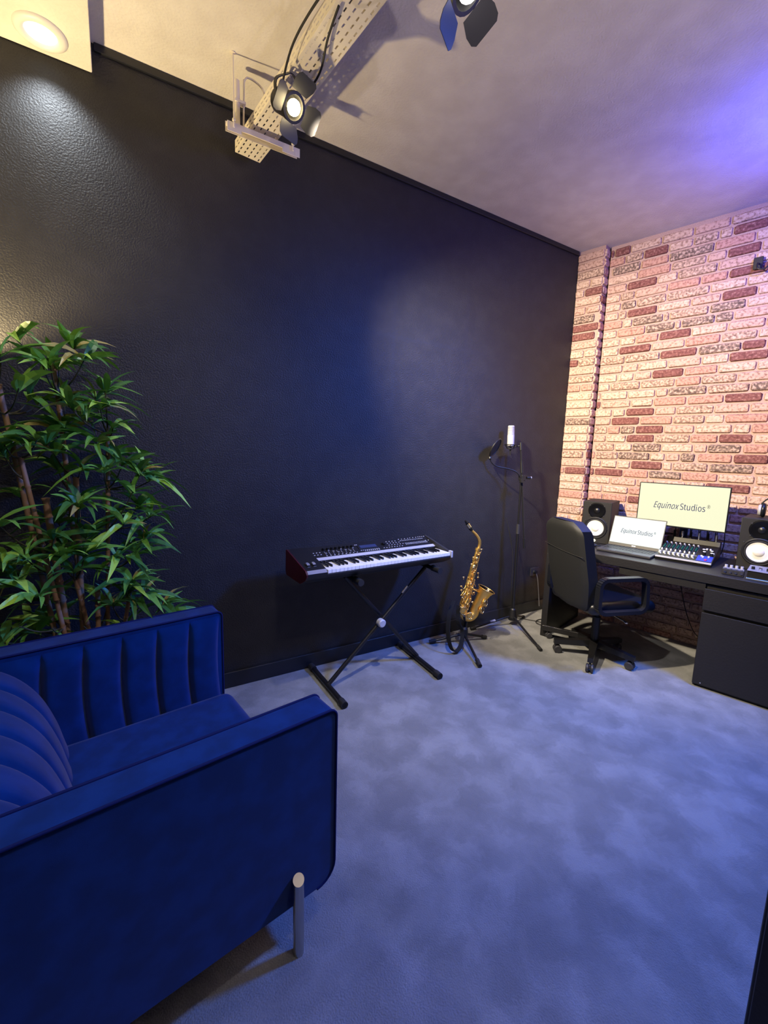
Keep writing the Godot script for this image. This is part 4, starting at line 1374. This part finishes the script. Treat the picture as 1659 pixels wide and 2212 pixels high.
	for q in [[2.70, 0.9, -2.44], [2.78, 0.6, -2.42], [2.80, 0.30, -2.42], [2.86, 0.05, -2.44], [2.95, 0.006, -2.40], [3.02, 0.006, -2.28], [3.02, 0.006, -2.20], [2.97, 0.012, -2.20], [2.97, 0.012, -2.28], [3.05, 0.006, -2.32], [3.16, 0.006, -2.30], [3.26, 0.006, -2.29]]:
		pts.append(Vector3(q[0], q[1], q[2]))
	b.tube(smooth(pts, 8), 0.0035, 6)
	tag(part(b, "microphone_cable", M.black_rubber, self), "thin black cable looping over the carpet behind the microphone stand", "cable")

	var w := thing("wall_outlet", "black power outlet with a plug low on the black wall", "outlet", Vector3(3.175, 0.375, WALL_Z + 0.001))
	b = mb()
	b.box(Vector3(0, 0, 0.005), Vector3(0.115, 0.075, 0.009), 0.003)
	part(b, "plate", M.dark_grey_plastic, w)
	b = mb()
	b.cyl(Vector3(-0.01, 0.0, 0.008), Vector3(-0.01, 0.0, 0.035), 0.019, 0.016, 14)
	var plug := part(b, "plug", M.black_rubber, w)
	b = mb()
	b.tube(smooth([Vector3(-0.01, -0.01, 0.032), Vector3(-0.005, -0.05, 0.045), Vector3(0.02, -0.13, 0.04), Vector3(0.05, -0.22, 0.03), Vector3(0.07, -0.33, 0.03)]), 0.0035, 6)
	part(b, "cord", M.grey_plastic, plug)


# ---------------------------------------------------------------- desk, chair and what stands on the desk
func desk() -> void:
	var t := thing("desk", "long black desk with drawer pedestal against the brick wall", "desk", DESK_AT, DESK_TURN)
	var b := mb()
	b.box(Vector3(-0.245, 0.70, -0.325), Vector3(1.51, 0.06, 0.65), 0.003)
	part(b, "desktop", M.wood_black, t)
	b = mb()
	b.box(Vector3(-0.976, 0.335, -0.325), Vector3(0.048, 0.67, 0.65), 0.003)
	part(b, "side_panel", M.wood_black, t)
	b = mb()
	b.box(Vector3(0.255, 0.33, -0.335), Vector3(0.505, 0.66, 0.62), 0.002)
	b.box(Vector3(-0.24, 0.645, -0.02), Vector3(0.49, 0.05, 0.018), 0.001)
	part(b, "pedestal", M.wood_black, t)
	b = mb()
	b.box(Vector3(0.255, 0.57, -0.009), Vector3(0.505, 0.134, 0.018), 0.002)
	part(b, "drawer", M.wood_black, t)
	b = mb()
	b.box(Vector3(0.255, 0.253, -0.009), Vector3(0.505, 0.465, 0.018), 0.002)
	var door := part(b, "cabinet_door", M.wood_black, t)
	b = mb()
	b.cyl(Vector3(0.045, 0.035, -0.001), Vector3(0.045, 0.035, 0.002), 0.004, -1, 10)
	part(b, "screw_cap", M.chrome, door)

	var r := thing("low_rail", "low black rail on castors beside the left desk panel", "rail", on_desk(-0.985, 0, -0.02), DESK_TURN + 0.26)
	b = mb()
	b.box(Vector3(0.24, 0.079, 0.0), Vector3(0.46, 0.038, 0.03), 0.002)
	part(b, "bar", M.wood_black, r)
	b = mb()
	b.box(Vector3(0.24, 0.0995, 0.013), Vector3(0.46, 0.003, 0.006), 0.001)
	part(b, "edge_highlight", M.chrome, r)  # bright strip stands in for light catching the bar's top edge
	for x in [0.05, 0.43]:
		castor(r, Vector3(x, 0, 0.0), 0.6, 0.9)

	b = mb()                                                      # a lead hanging below the desk top
	var pts := []
	for q in [[-0.22, 0.66, 0.45], [-0.21, 0.5, 0.52], [-0.17, 0.3, 0.58], [-0.11, 0.15, 0.60], [-0.05, 0.10, 0.60], [0.02, 0.105, 0.60]]:
		pts.append(on_desk(q[0], q[1], q[2] + 0.03))
	b.tube(smooth(pts, 8), 0.003, 6)
	tag(part(b, "hanging_cable", M.black_rubber, self), "thin black cable hanging under the desk in front of bricks", "cable")


func castor(parent: Node, at: Vector3, turn: float, scale := 1.0) -> void:
	var x := Transform3D(Basis(Vector3.UP, turn) * scale, at)
	var b := mb(x)
	for s in [-1.0, 1.0]:
		b.lathe([Vector2(0.0, 0.004), Vector2(0.020, 0.004), Vector2(0.026, 0.009), Vector2(0.026, 0.018), Vector2(0.020, 0.022), Vector2(0.0, 0.021)], Vector3(0.012, 0.026, 0), Vector3(0, 0, s), 18)
	b.box(Vector3(0.012, 0.036, 0), Vector3(0.03, 0.03, 0.012), 0.005)
	b.cyl(Vector3(0, 0.045, 0), Vector3(0, 0.068, 0), 0.0065, -1, 10)
	part(b, "castor", M.dark_grey_plastic, parent)


func office_chair() -> void:
	var t := thing("office_chair", "high-backed black office chair with loop armrests at the desk", "office chair", Vector3(2.80, 0, -1.70), -0.347)
	var c := Vector3(0.05, 0, 0)
	var b := mb()
	b.cyl(c + Vector3(0, 0.075, 0), c + Vector3(0, 0.135, 0), 0.038, 0.03, 18)
	b.cyl(c + Vector3(0, 0.12, 0), c + Vector3(0, 0.30, 0), 0.027, -1, 16)
	b.cyl(c + Vector3(0, 0.28, 0), c + Vector3(0, 0.40, 0), 0.016, -1, 14)
	part(b, "gas_lift", M.black_plastic, t)
	for k in 5:
		var f := deg_to_rad(60.0 + 72.0 * k)
		var d := Vector3(cos(f), 0, sin(f))
		b = mb()
		var a := c + d * 0.03 + Vector3(0, 0.105, 0)
		var e := c + d * 0.27 + Vector3(0, 0.082, 0)
		var s := d.cross(Vector3.UP)
		for q in [[a, e]]:
			var up := Vector3(0, 1, 0)
			var h0 := 0.024
			var h1 := 0.015
			var w0 := 0.026
			var w1 := 0.017
			var A := [a - s * w0 - up * h0, a + s * w0 - up * h0, a + s * w0 + up * h0, a - s * w0 + up * h0]
			var E := [e - s * w1 - up * h1, e + s * w1 - up * h1, e + s * w1 + up * h1, e - s * w1 + up * h1]
			var ns := [-up, s, up, -s]
			for j in 4:
				b.flat(A[j], A[(j + 1) % 4], E[(j + 1) % 4], E[j], ns[j])
			b.flat(E[0], E[1], E[2], E[3], d)
		part(b, "base_arm", M.black_metal, t)
		castor(t, c + d * 0.255, f + 1.0 + k * 0.7, 1.1)
	b = mb()
	b.box(c + Vector3(0.0, 0.385, 0), Vector3(0.30, 0.03, 0.22), 0.006)
	b.box(c + Vector3(-0.16, 0.41, 0), Vector3(0.16, 0.02, 0.07), 0.006)
	part(b, "tilt_mechanism", M.black_metal, t)
	b = mb()
	b.cyl(c + Vector3(0.0, 0.37, 0.1), c + Vector3(0.02, 0.355, 0.24), 0.006, -1, 8)
	b.ball(c + Vector3(0.02, 0.353, 0.245), Vector3(0.012, 0.008, 0.016), 10)
	part(b, "lever", M.chrome, t)
	b = mb()
	b.soft(Vector3(0.06, 0.44, 0.01), Vector3(0.50, 0.085, 0.46), 0.04, 5)
	part(b, "seat", M.leather, t)
	# the back: a padded shell whose outline was read from the photograph, leaning back as it rises
	var lean := func(p: Vector3) -> Vector3: return Vector3(-0.20 - 0.20 * (p.y - 0.5) + p.x, p.y, p.z + 0.035)
	var half := func(y: float) -> float:
		if y > 0.92: return 0.205 - 0.10 * pow((y - 0.92) / 0.085, 2.0)
		if y > 0.62: return lerpf(0.213, 0.205, (y - 0.62) / 0.3)
		return lerpf(0.150, 0.213, sqrt(clampf((y - 0.42) / 0.2, 0.0, 1.0)))
	for layer in 3:                                               # rear shell, edge, front cushion
		b = mb()
		if layer == 1:
			var ring := []
			for k in 25: ring.append(Vector2(lerpf(0.42, 1.002, k / 24.0), 1.0))
			for k in 25: ring.append(Vector2(lerpf(1.002, 0.42, k / 24.0), -1.0))
			for k in ring.size():
				var p: Vector2 = ring[k]
				var q: Vector2 = ring[(k + 1) % ring.size()]
				var pz: float = half.call(p.x) * p.y
				var qz: float = half.call(q.x) * q.y
				var nn := Vector3(0, 0, p.y) if absf(p.y - q.y) < 0.1 and p.x < 0.93 else Vector3(0, signf(p.x - 0.6) * 0.8, p.y * 0.6)
				b.flat(lean.call(Vector3(-0.012, p.x, pz)), lean.call(Vector3(-0.012, q.x, qz)), lean.call(Vector3(0.055, q.x, qz)), lean.call(Vector3(0.055, p.x, pz)), nn.normalized())
			part(b, "back_edge", M.leather, t)
		else:
			var sg: float = -1.0 if layer == 0 else 1.0
			b.surf(func(u: float, v: float) -> Vector3:
				var y := lerpf(0.42, 1.002, v)
				var e: float = half.call(y)
				var s := 2.0 * u - 1.0
				var puff := sqrt(maxf(0.0, 1.0 - pow(absf(s), 6.0))) * minf(1.0, sqrt(minf(v, 1.0 - v) * 14.0))
				var curve := -0.02 * (1.0 - s * s)
				return lean.call(Vector3((-0.012 - 0.016 * puff if layer == 0 else 0.055 + 0.02 * puff) + curve * (1.0 if layer == 0 else 0.6), y, e * s)), 18, 30, Vector3(sg, 0, 0))
			part(b, "back_shell" if layer == 0 else "back_cushion", M.vinyl if layer == 0 else M.leather, t)
	b = mb()                                                      # the seam across the upper back
	var seam := []
	for k in 17:
		var s := -1.0 + k / 8.0
		seam.append(lean.call(Vector3(-0.03 - 0.018 * (1.0 - s * s) - 0.002, 0.80 - 0.01 * s, half.call(0.8) * s * 0.99)))
	b.tube(seam, 0.002, 5)
	part(b, "seam", M.black_rubber, t)
	for s in [-1.0, 1.0]:                                         # loop armrests
		b = mb()
		var z: float = 0.01 + s * 0.262
		var loop := []
		var rc := 0.05
		for q in [[0.165 - rc, 0.655 - rc, 0.0], [-0.175 + rc, 0.655 - rc, PI / 2], [-0.175 + rc, 0.435 + rc, PI], [0.175 - rc, 0.435 + rc, PI * 1.5]]:
			for k in 7:
				var f: float = q[2] + PI / 2 * k / 6.0
				loop.append(Vector3(q[0] + rc * cos(f), q[1] + rc * sin(f), z))
		loop.append(loop[0])
		for k in loop.size() - 1: pass
		b.ribbon(loop, Vector3(0, 0, 0.042), 0.024)
		part(b, "armrest", M.leather, t)
		b = mb()
		b.box(Vector3(0.02, 0.425, z - s * 0.03), Vector3(0.22, 0.02, 0.07), 0.005)
		part(b, "arm_bracket", M.black_metal, t)


func speaker(label: String, at: Vector3, turn: float) -> void:
	var t := thing("studio_monitor_speaker", label, "speaker", at, turn, "studio speakers on the desk")
	var w := 0.21
	var h := 0.332
	var b := mb()
	b.box(Vector3(0, h * 0.5, -0.142), Vector3(w, h, 0.284), 0.004)
	part(b, "cabinet", M.cabinet_black, t)
	b = mb()
	b.lathe([Vector2(0.088, 0.0), Vector2(0.088, 0.004), Vector2(0.083, 0.007), Vector2(0.076, 0.006), Vector2(0.074, 0.002)], Vector3(0, 0.122, 0), Vector3(0, 0, 1), 36)
	var ring := part(b, "woofer_frame", M.black_plastic, t)
	b = mb()
	b.lathe([Vector2(0.075, 0.002), Vector2(0.071, 0.0065), Vector2(0.066, 0.0065), Vector2(0.062, 0.003)], Vector3(0, 0.122, 0), Vector3(0, 0, 1), 36, true)
	part(b, "surround", M.black_rubber, ring)
	b = mb()
	b.lathe([Vector2(0.063, 0.003), Vector2(0.05, 0.0005), Vector2(0.030, -0.004 + 0.006)], Vector3(0, 0.122, 0), Vector3(0, 0, 1), 36)
	part(b, "cone", M.cone_white, t, "white woofer cone")
	b = mb()
	b.lathe([Vector2(0.030, 0.002), Vector2(0.027, 0.006), Vector2(0.015, 0.011), Vector2(0.0, 0.0125)], Vector3(0, 0.122, 0), Vector3(0, 0, 1), 28, true)
	part(b, "dust_cap", M.cone_white, t)
	b = mb()
	b.lathe([Vector2(0.064, 0.0), Vector2(0.064, 0.003), Vector2(0.055, 0.0045), Vector2(0.03, 0.0015), Vector2(0.020, 0.0012)], Vector3(0, 0.262, 0), Vector3(0, 0, 1), 32)
	part(b, "tweeter_horn", M.ebonite, t)
	b = mb()
	b.lathe([Vector2(0.020, 0.001), Vector2(0.014, 0.006), Vector2(0.0, 0.008)], Vector3(0, 0.262, 0), Vector3(0, 0, 1), 20, true)
	part(b, "tweeter_dome", M.black_metal, t)
	for p in [[-0.052, 0.30], [0.052, 0.30], [-0.052, 0.222], [0.052, 0.222], [-0.078, 0.176], [0.078, 0.176], [-0.09, 0.122], [0.09, 0.122]]:
		b = mb()
		b.cyl(Vector3(p[0], p[1], 0.0), Vector3(p[0], p[1], 0.004), 0.0045, -1, 10)
		part(b, "screw", M.dark_grey_plastic, t)
	b = mb()
	b.cyl(Vector3(0, 0.020, 0.0), Vector3(0, 0.020, 0.003), 0.011, -1, 20)
	part(b, "indicator_light", M.indicator_glow, t, "small glowing emblem")


func desk_things() -> void:
	var y := 0.7305
	speaker("smaller-looking black speaker with white cone at the desk's left end", on_desk(-0.80, y, 0.41), DESK_TURN + 0.10)
	speaker("black speaker with white cone at the picture's right edge under headphones", on_desk(0.205, y, 0.345), DESK_TURN - 0.05)

	# big screen on the wall side of the desk
	var t := thing("computer_monitor", "wide monitor showing a pale yellow screen with studio lettering", "monitor", on_desk(-0.254, y, 0.50), DESK_TURN)
	var b := mb()
	b.box(Vector3(0, 0.355, 0.045), Vector3(0.545, 0.312, 0.018), 0.004)
	b.box(Vector3(0, 0.35, 0.03), Vector3(0.34, 0.2, 0.03), 0.01)
	part(b, "housing", M.black_plastic, t)
	b = mb()
	b.box(Vector3(0, 0.357, 0.0545), Vector3(0.531, 0.296, 0.001))
	var s := part(b, "screen", M.monitor_glow, t, "pale yellow lit screen")
	text("Equinox", 0.062, 0.0004, M.screen_ink, s, Vector3(-0.166, 0.352, 0.0555), 0.22, "lettering", 0.152)
	text("Studios", 0.062, 0.0004, M.screen_ink, s, Vector3(-0.004, 0.352, 0.0555), 0.0, "lettering", 0.146)
	text("®", 0.035, 0.0004, M.dark_grey_plastic, s, Vector3(0.152, 0.368, 0.0555), 0.0, "lettering", 0.018)
	b = mb()
	b.box(Vector3(0, 0.185, -0.17), Vector3(0.05, 0.36, 0.02), 0.004)
	b.box(Vector3(0, 0.35, -0.075), Vector3(0.05, 0.04, 0.19), 0.004)
	part(b, "stand_neck", M.black_plastic, t)
	b = mb()
	b.box(Vector3(0, 0.007, -0.175), Vector3(0.22, 0.013, 0.085), 0.004)
	part(b, "stand_base", M.black_plastic, t)
	var l := AreaLight3D.new()
	l.area_size = Vector2(0.53, 0.29)
	var n := Basis(Vector3.UP, DESK_TURN) * Vector3(0, 0, 1)
	lamp(l, t.position + Vector3(0, 0.357, 0) + n * 0.062, n, Color(0.97, 0.96, 0.80), E_SCREEN, 0.0)

	t = thing("laptop", "open dark laptop with a white screen reading studio lettering", "laptop", on_desk(-0.506, y, 0.245), DESK_TURN - 0.03)
	b = mb()
	b.box(Vector3(0, 0.010, 0), Vector3(0.358, 0.017, 0.238), 0.004)
	part(b, "base", M.dark_grey_plastic, t)
	b = mb()
	b.box(Vector3(0, 0.0188, 0.075), Vector3(0.105, 0.001, 0.065))
	part(b, "touchpad", M.black_plastic, t)
	b = mb()
	for r in 6:
		for k in 15:
			b.box(Vector3(-0.147 + 0.021 * k, 0.0195, -0.085 + 0.0205 * r), Vector3(0.0175, 0.002, 0.0165), 0.0008)
	part(b, "key_rows", M.black_plastic, t).set_meta("kind", "stuff")
	var T := Transform3D(Basis(Vector3.RIGHT, -0.36), Vector3(0, 0.018, -0.117))
	b = mb(T)
	b.box(Vector3(0, 0.118, -0.004), Vector3(0.358, 0.236, 0.007), 0.002)
	part(b, "lid", M.black_plastic, t)
	b = mb(T)
	b.box(Vector3(0, 0.126, 0.0), Vector3(0.346, 0.205, 0.001))
	s = part(b, "screen", M.laptop_glow, t, "white lit screen")
	for q in [["Equinox", -0.108, 0.045, 0.22, 0.105], ["Studios", 0.005, 0.045, 0.0, 0.1], ["®", 0.112, 0.026, 0.0, 0.013]]:
		var o := text(q[0], q[2], 0.0004, M.screen_ink, s, Vector3.ZERO, q[3], "lettering", q[4])
		o.transform = T * Transform3D(o.transform.basis, Vector3(q[1], 0.122 if q[0] != "®" else 0.132, 0.001))
	b = mb(T)
	b.box(Vector3(0, 0.013, 0.0), Vector3(0.026, 0.007, 0.001))
	part(b, "emblem", M.white_plastic, t)
	l = AreaLight3D.new()
	l.area_size = Vector2(0.34, 0.2)
	var bt := Basis(Vector3.UP, DESK_TURN - 0.03) * Basis(Vector3.RIGHT, -0.36)
	n = bt * Vector3(0, 0, 1)
	lamp(l, t.position + Basis(Vector3.UP, DESK_TURN - 0.03) * (T * Vector3(0, 0.126, 0.006)), n, Color(0.92, 0.98, 1.0), E_SCREEN * 0.45, 0.0)

	b = mb()
	b.ball(Vector3(0, 0.012, 0), Vector3(0.030, 0.013, 0.02), 14)
	b.tube(smooth([Vector3(0.02, 0.01, -0.01), Vector3(0.05, 0.008, -0.03), Vector3(0.03, 0.006, -0.07), Vector3(-0.02, 0.005, -0.09)]), 0.003, 6)
	var mouse := part(b, "computer_mouse", M.black_plastic, self)
	mouse.position = on_desk(-0.75, y, 0.25)
	mouse.rotation.y = DESK_TURN
	tag(mouse, "small black mouse left of the laptop on the desk", "mouse")

	# mixing desk
	t = thing("mixing_console", "black mixing console with rows of knobs in front of monitor", "mixer", on_desk(-0.163, y, 0.205), DESK_TURN + 0.02)
	b = mb(Transform3D(Basis(Vector3(0, 0, -1), Vector3(0, 1, 0), Vector3(1, 0, 0)), Vector3.ZERO))
	var prof := []
	for p in [[0.0, 0.0], [-0.006, 0.014], [0.0, 0.030], [0.32, 0.088], [0.335, 0.118], [0.42, 0.112], [0.42, 0.0]]: prof.append(Vector2(p[0], p[1]))
	b.prism(prof, -0.158, 0.158)
	part(b, "body", M.black_plastic, t)
	b = mb()
	b.box(Vector3(0, 0.022, 0.008), Vector3(0.316, 0.012, 0.012), 0.003)
	part(b, "front_bar", M.silver_plastic, t, "pale front edge")
	var up := Vector3(0, 0.0582, -0.3194).normalized()
	var S := Transform3D(Basis(Vector3.RIGHT, up, Vector3.RIGHT.cross(up)), Vector3(0, 0.0305, 0.0))
	b = mb(S)
	b.box(Vector3(0.112, 0.055, 0.0006), Vector3(0.082, 0.10, 0.0012))
	part(b, "blue_panel", M.blue_panel, t, "blue section at the front right")
	b = mb(S)
	b.box(Vector3(-0.04, 0.085, 0.0006), Vector3(0.215, 0.004, 0.001))
	part(b, "scribble_strip", M.silver_plastic, t)
	for k in 8:
		var x := -0.142 + 0.0268 * k
		b = mb(S)
		b.cyl(Vector3(x, 0.048, 0), Vector3(x, 0.048, 0.016), 0.0085, 0.0075, 14)
		part(b, "level_knob", M.white_plastic, t)
	b = mb(S)
	var teal := mb(S)
	var pale := mb(S)
	for k in 8:
		var x := -0.142 + 0.0268 * k
		for r in 7:
			var yy := 0.112 + 0.025 * r
			var tgt: MB = teal if r in [2, 3, 4] else (pale if r in [0, 6] else b)
			tgt.cyl(Vector3(x, yy, 0), Vector3(x, yy, 0.013), 0.0062, 0.0052, 10)
			pale.box(Vector3(x + 0.008, yy + 0.008, 0.001), Vector3(0.004, 0.002, 0.001))
		pale.box(Vector3(x - 0.007, 0.064, 0.003), Vector3(0.007, 0.006, 0.006), 0.001)
		pale.box(Vector3(x + 0.008, 0.030, 0.002), Vector3(0.008, 0.005, 0.004), 0.001)
	for q in [[0.09, 0.18], [0.135, 0.165], [0.14, 0.125], [0.098, 0.135]]:
		b.cyl(Vector3(q[0], q[1], 0), Vector3(q[0], q[1], 0.02), 0.0105, 0.009, 14)
		pale.cyl(Vector3(q[0], q[1], 0.02), Vector3(q[0], q[1], 0.0215), 0.0088, -1, 14)
	for q in [[0.09, 0.092], [0.13, 0.088], [0.10, 0.075], [0.145, 0.16], [0.10, 0.235], [0.12, 0.235]]:
		pale.cyl(Vector3(q[0], q[1], 0), Vector3(q[0], q[1], 0.008), 0.006, -1, 10)
	part(b, "black_knobs", M.black_plastic, t).set_meta("kind", "stuff")
	part(teal, "teal_knobs", M.teal_plastic, t).set_meta("kind", "stuff")
	part(pale, "pale_buttons", M.white_plastic, t).set_meta("kind", "stuff")
	b = mb(S)
	b.cyl(Vector3(0.120, 0.028, 0), Vector3(0.120, 0.028, 0.006), 0.008, -1, 12)
	part(b, "red_button", M.red_plastic, t)
	for k in 6:                                                   # plugs and leads along the top
		b = mb()
		var x := -0.12 + 0.05 * k
		b.cyl(Vector3(x, 0.112, -0.365), Vector3(x, 0.165, -0.362), 0.0085, -1, 10)
		var plug := part(b, "jack_plug", M.chrome if k % 2 else M.black_rubber, t)
		b = mb()
		b.tube(smooth([Vector3(x, 0.16, -0.362), Vector3(x + 0.01, 0.205 + 0.01 * (k % 3), -0.365), Vector3(x + 0.035, 0.20, -0.395), Vector3(x + 0.04, 0.10, -0.425), Vector3(x + 0.03, 0.02, -0.435)], 5), 0.0032, 6)
		part(b, "lead", M.black_rubber, plug)

	t = thing("headphone_amplifier", "small dark box with four knobs and jacks beside the mixer", "amplifier", on_desk(0.118, y, 0.075), DESK_TURN + 0.05)
	b = mb()
	b.box(Vector3(0, 0.018, -0.04), Vector3(0.105, 0.036, 0.078), 0.003)
	part(b, "case", M.dark_grey_plastic, t)
	b = mb()
	b.box(Vector3(0, 0.0365, -0.036), Vector3(0.098, 0.001, 0.034))
	part(b, "face_plate", M.grey_plastic, t)
	for k in 4:
		var x := -0.038 + 0.0255 * k
		b = mb()
		b.cyl(Vector3(x, 0.036, -0.06), Vector3(x, 0.052, -0.06), 0.0085, 0.0075, 14)
		part(b, "knob", M.silver_plastic, t)
		b = mb()
		b.cyl(Vector3(x, 0.036, -0.012), Vector3(x, 0.040, -0.012), 0.006, -1, 12)
		b.cyl(Vector3(x, 0.018, -0.001), Vector3(x, 0.018, 0.004), 0.0065, -1, 12)
		part(b, "jack_socket", M.chrome, t)

	t = thing("audio_interface", "black audio interface with blue light painted along its front lip at the right edge", "audio interface", on_desk(0.285, y, 0.06), DESK_TURN)
	b = mb()
	b.box(Vector3(0, 0.028, -0.09), Vector3(0.20, 0.046, 0.18), 0.003)
	part(b, "case", M.black_plastic, t)
	for q in [[0.004, 0.006], [0.0525, 0.003]]:
		b = mb()
		b.box(Vector3(0, q[0], -0.088), Vector3(0.206, q[1], 0.19), 0.001)
		part(b, "edge_plate", M.grey_plastic, t)
	for k in 5:
		var x := -0.08 + 0.034 * k
		b = mb()
		b.cyl(Vector3(x, 0.054, -0.05), Vector3(x, 0.070, -0.05), 0.009, 0.008, 14)
		part(b, "knob", M.chrome if k == 1 else M.black_plastic, t)
	b = mb()
	b.box(Vector3(0, 0.008, 0.0075), Vector3(0.204, 0.003, 0.001))
	part(b, "lit_lip_glow", M.blue_lit_lip_glow, t)  # no lamp: glow painted for blue light falling on the lip

	t = thing("headphones", "black and silver headphones lying on the right speaker", "headphones", on_desk(0.20, y + 0.3325, 0.47), DESK_TURN)
	for s_ in [0.0, 1.0]:
		b = mb()
		var c := Vector3(-0.01 + 0.13 * s_, 0.046, 0)
		var d: float = -1.0 if s_ == 0.0 else 1.0
		b.torus(c, Vector3(1, 0, 0), 0.034, 0.0125, 24, 8)
		part(b, "ear_pad", M.leather, t)
		b = mb()
		b.lathe([Vector2(0.036, 0.006), Vector2(0.038, 0.016), Vector2(0.030, 0.026), Vector2(0.0, 0.028)], c, Vector3(-d, 0, 0) * -1.0, 22, true)
		part(b, "ear_cup", M.silver_plastic, t)
	b = mb()
	b.ribbon(smooth([Vector3(-0.018, 0.05, 0), Vector3(-0.02, 0.09, 0.0), Vector3(0.02, 0.135, -0.005), Vector3(0.06, 0.148, -0.006), Vector3(0.10, 0.135, -0.005), Vector3(0.14, 0.09, 0.0), Vector3(0.138, 0.05, 0)], 5), Vector3(0, 0, 0.028), 0.008)
	part(b, "headband", M.black_plastic, t)


func side_cabinet() -> void:
	var t := thing("side_cabinet", "tall black cabinet cut off by the picture's lower right edge", "cabinet", Vector3(1.03, 0, -0.215), -0.10)
	var b := mb()
	b.box(Vector3(0.25, 0.49, 0.22), Vector3(0.50, 0.90, 0.44), 0.004)
	part(b, "body", M.wood_black, t)
	b = mb()
	b.box(Vector3(0.25, 0.02, 0.22), Vector3(0.46, 0.04, 0.40), 0.002)
	part(b, "plinth", M.black_rubber, t)
	b = mb()
	b.box(Vector3(-0.007, 0.50, 0.22), Vector3(0.014, 0.84, 0.42), 0.003)
	part(b, "door", M.wood_black, t)
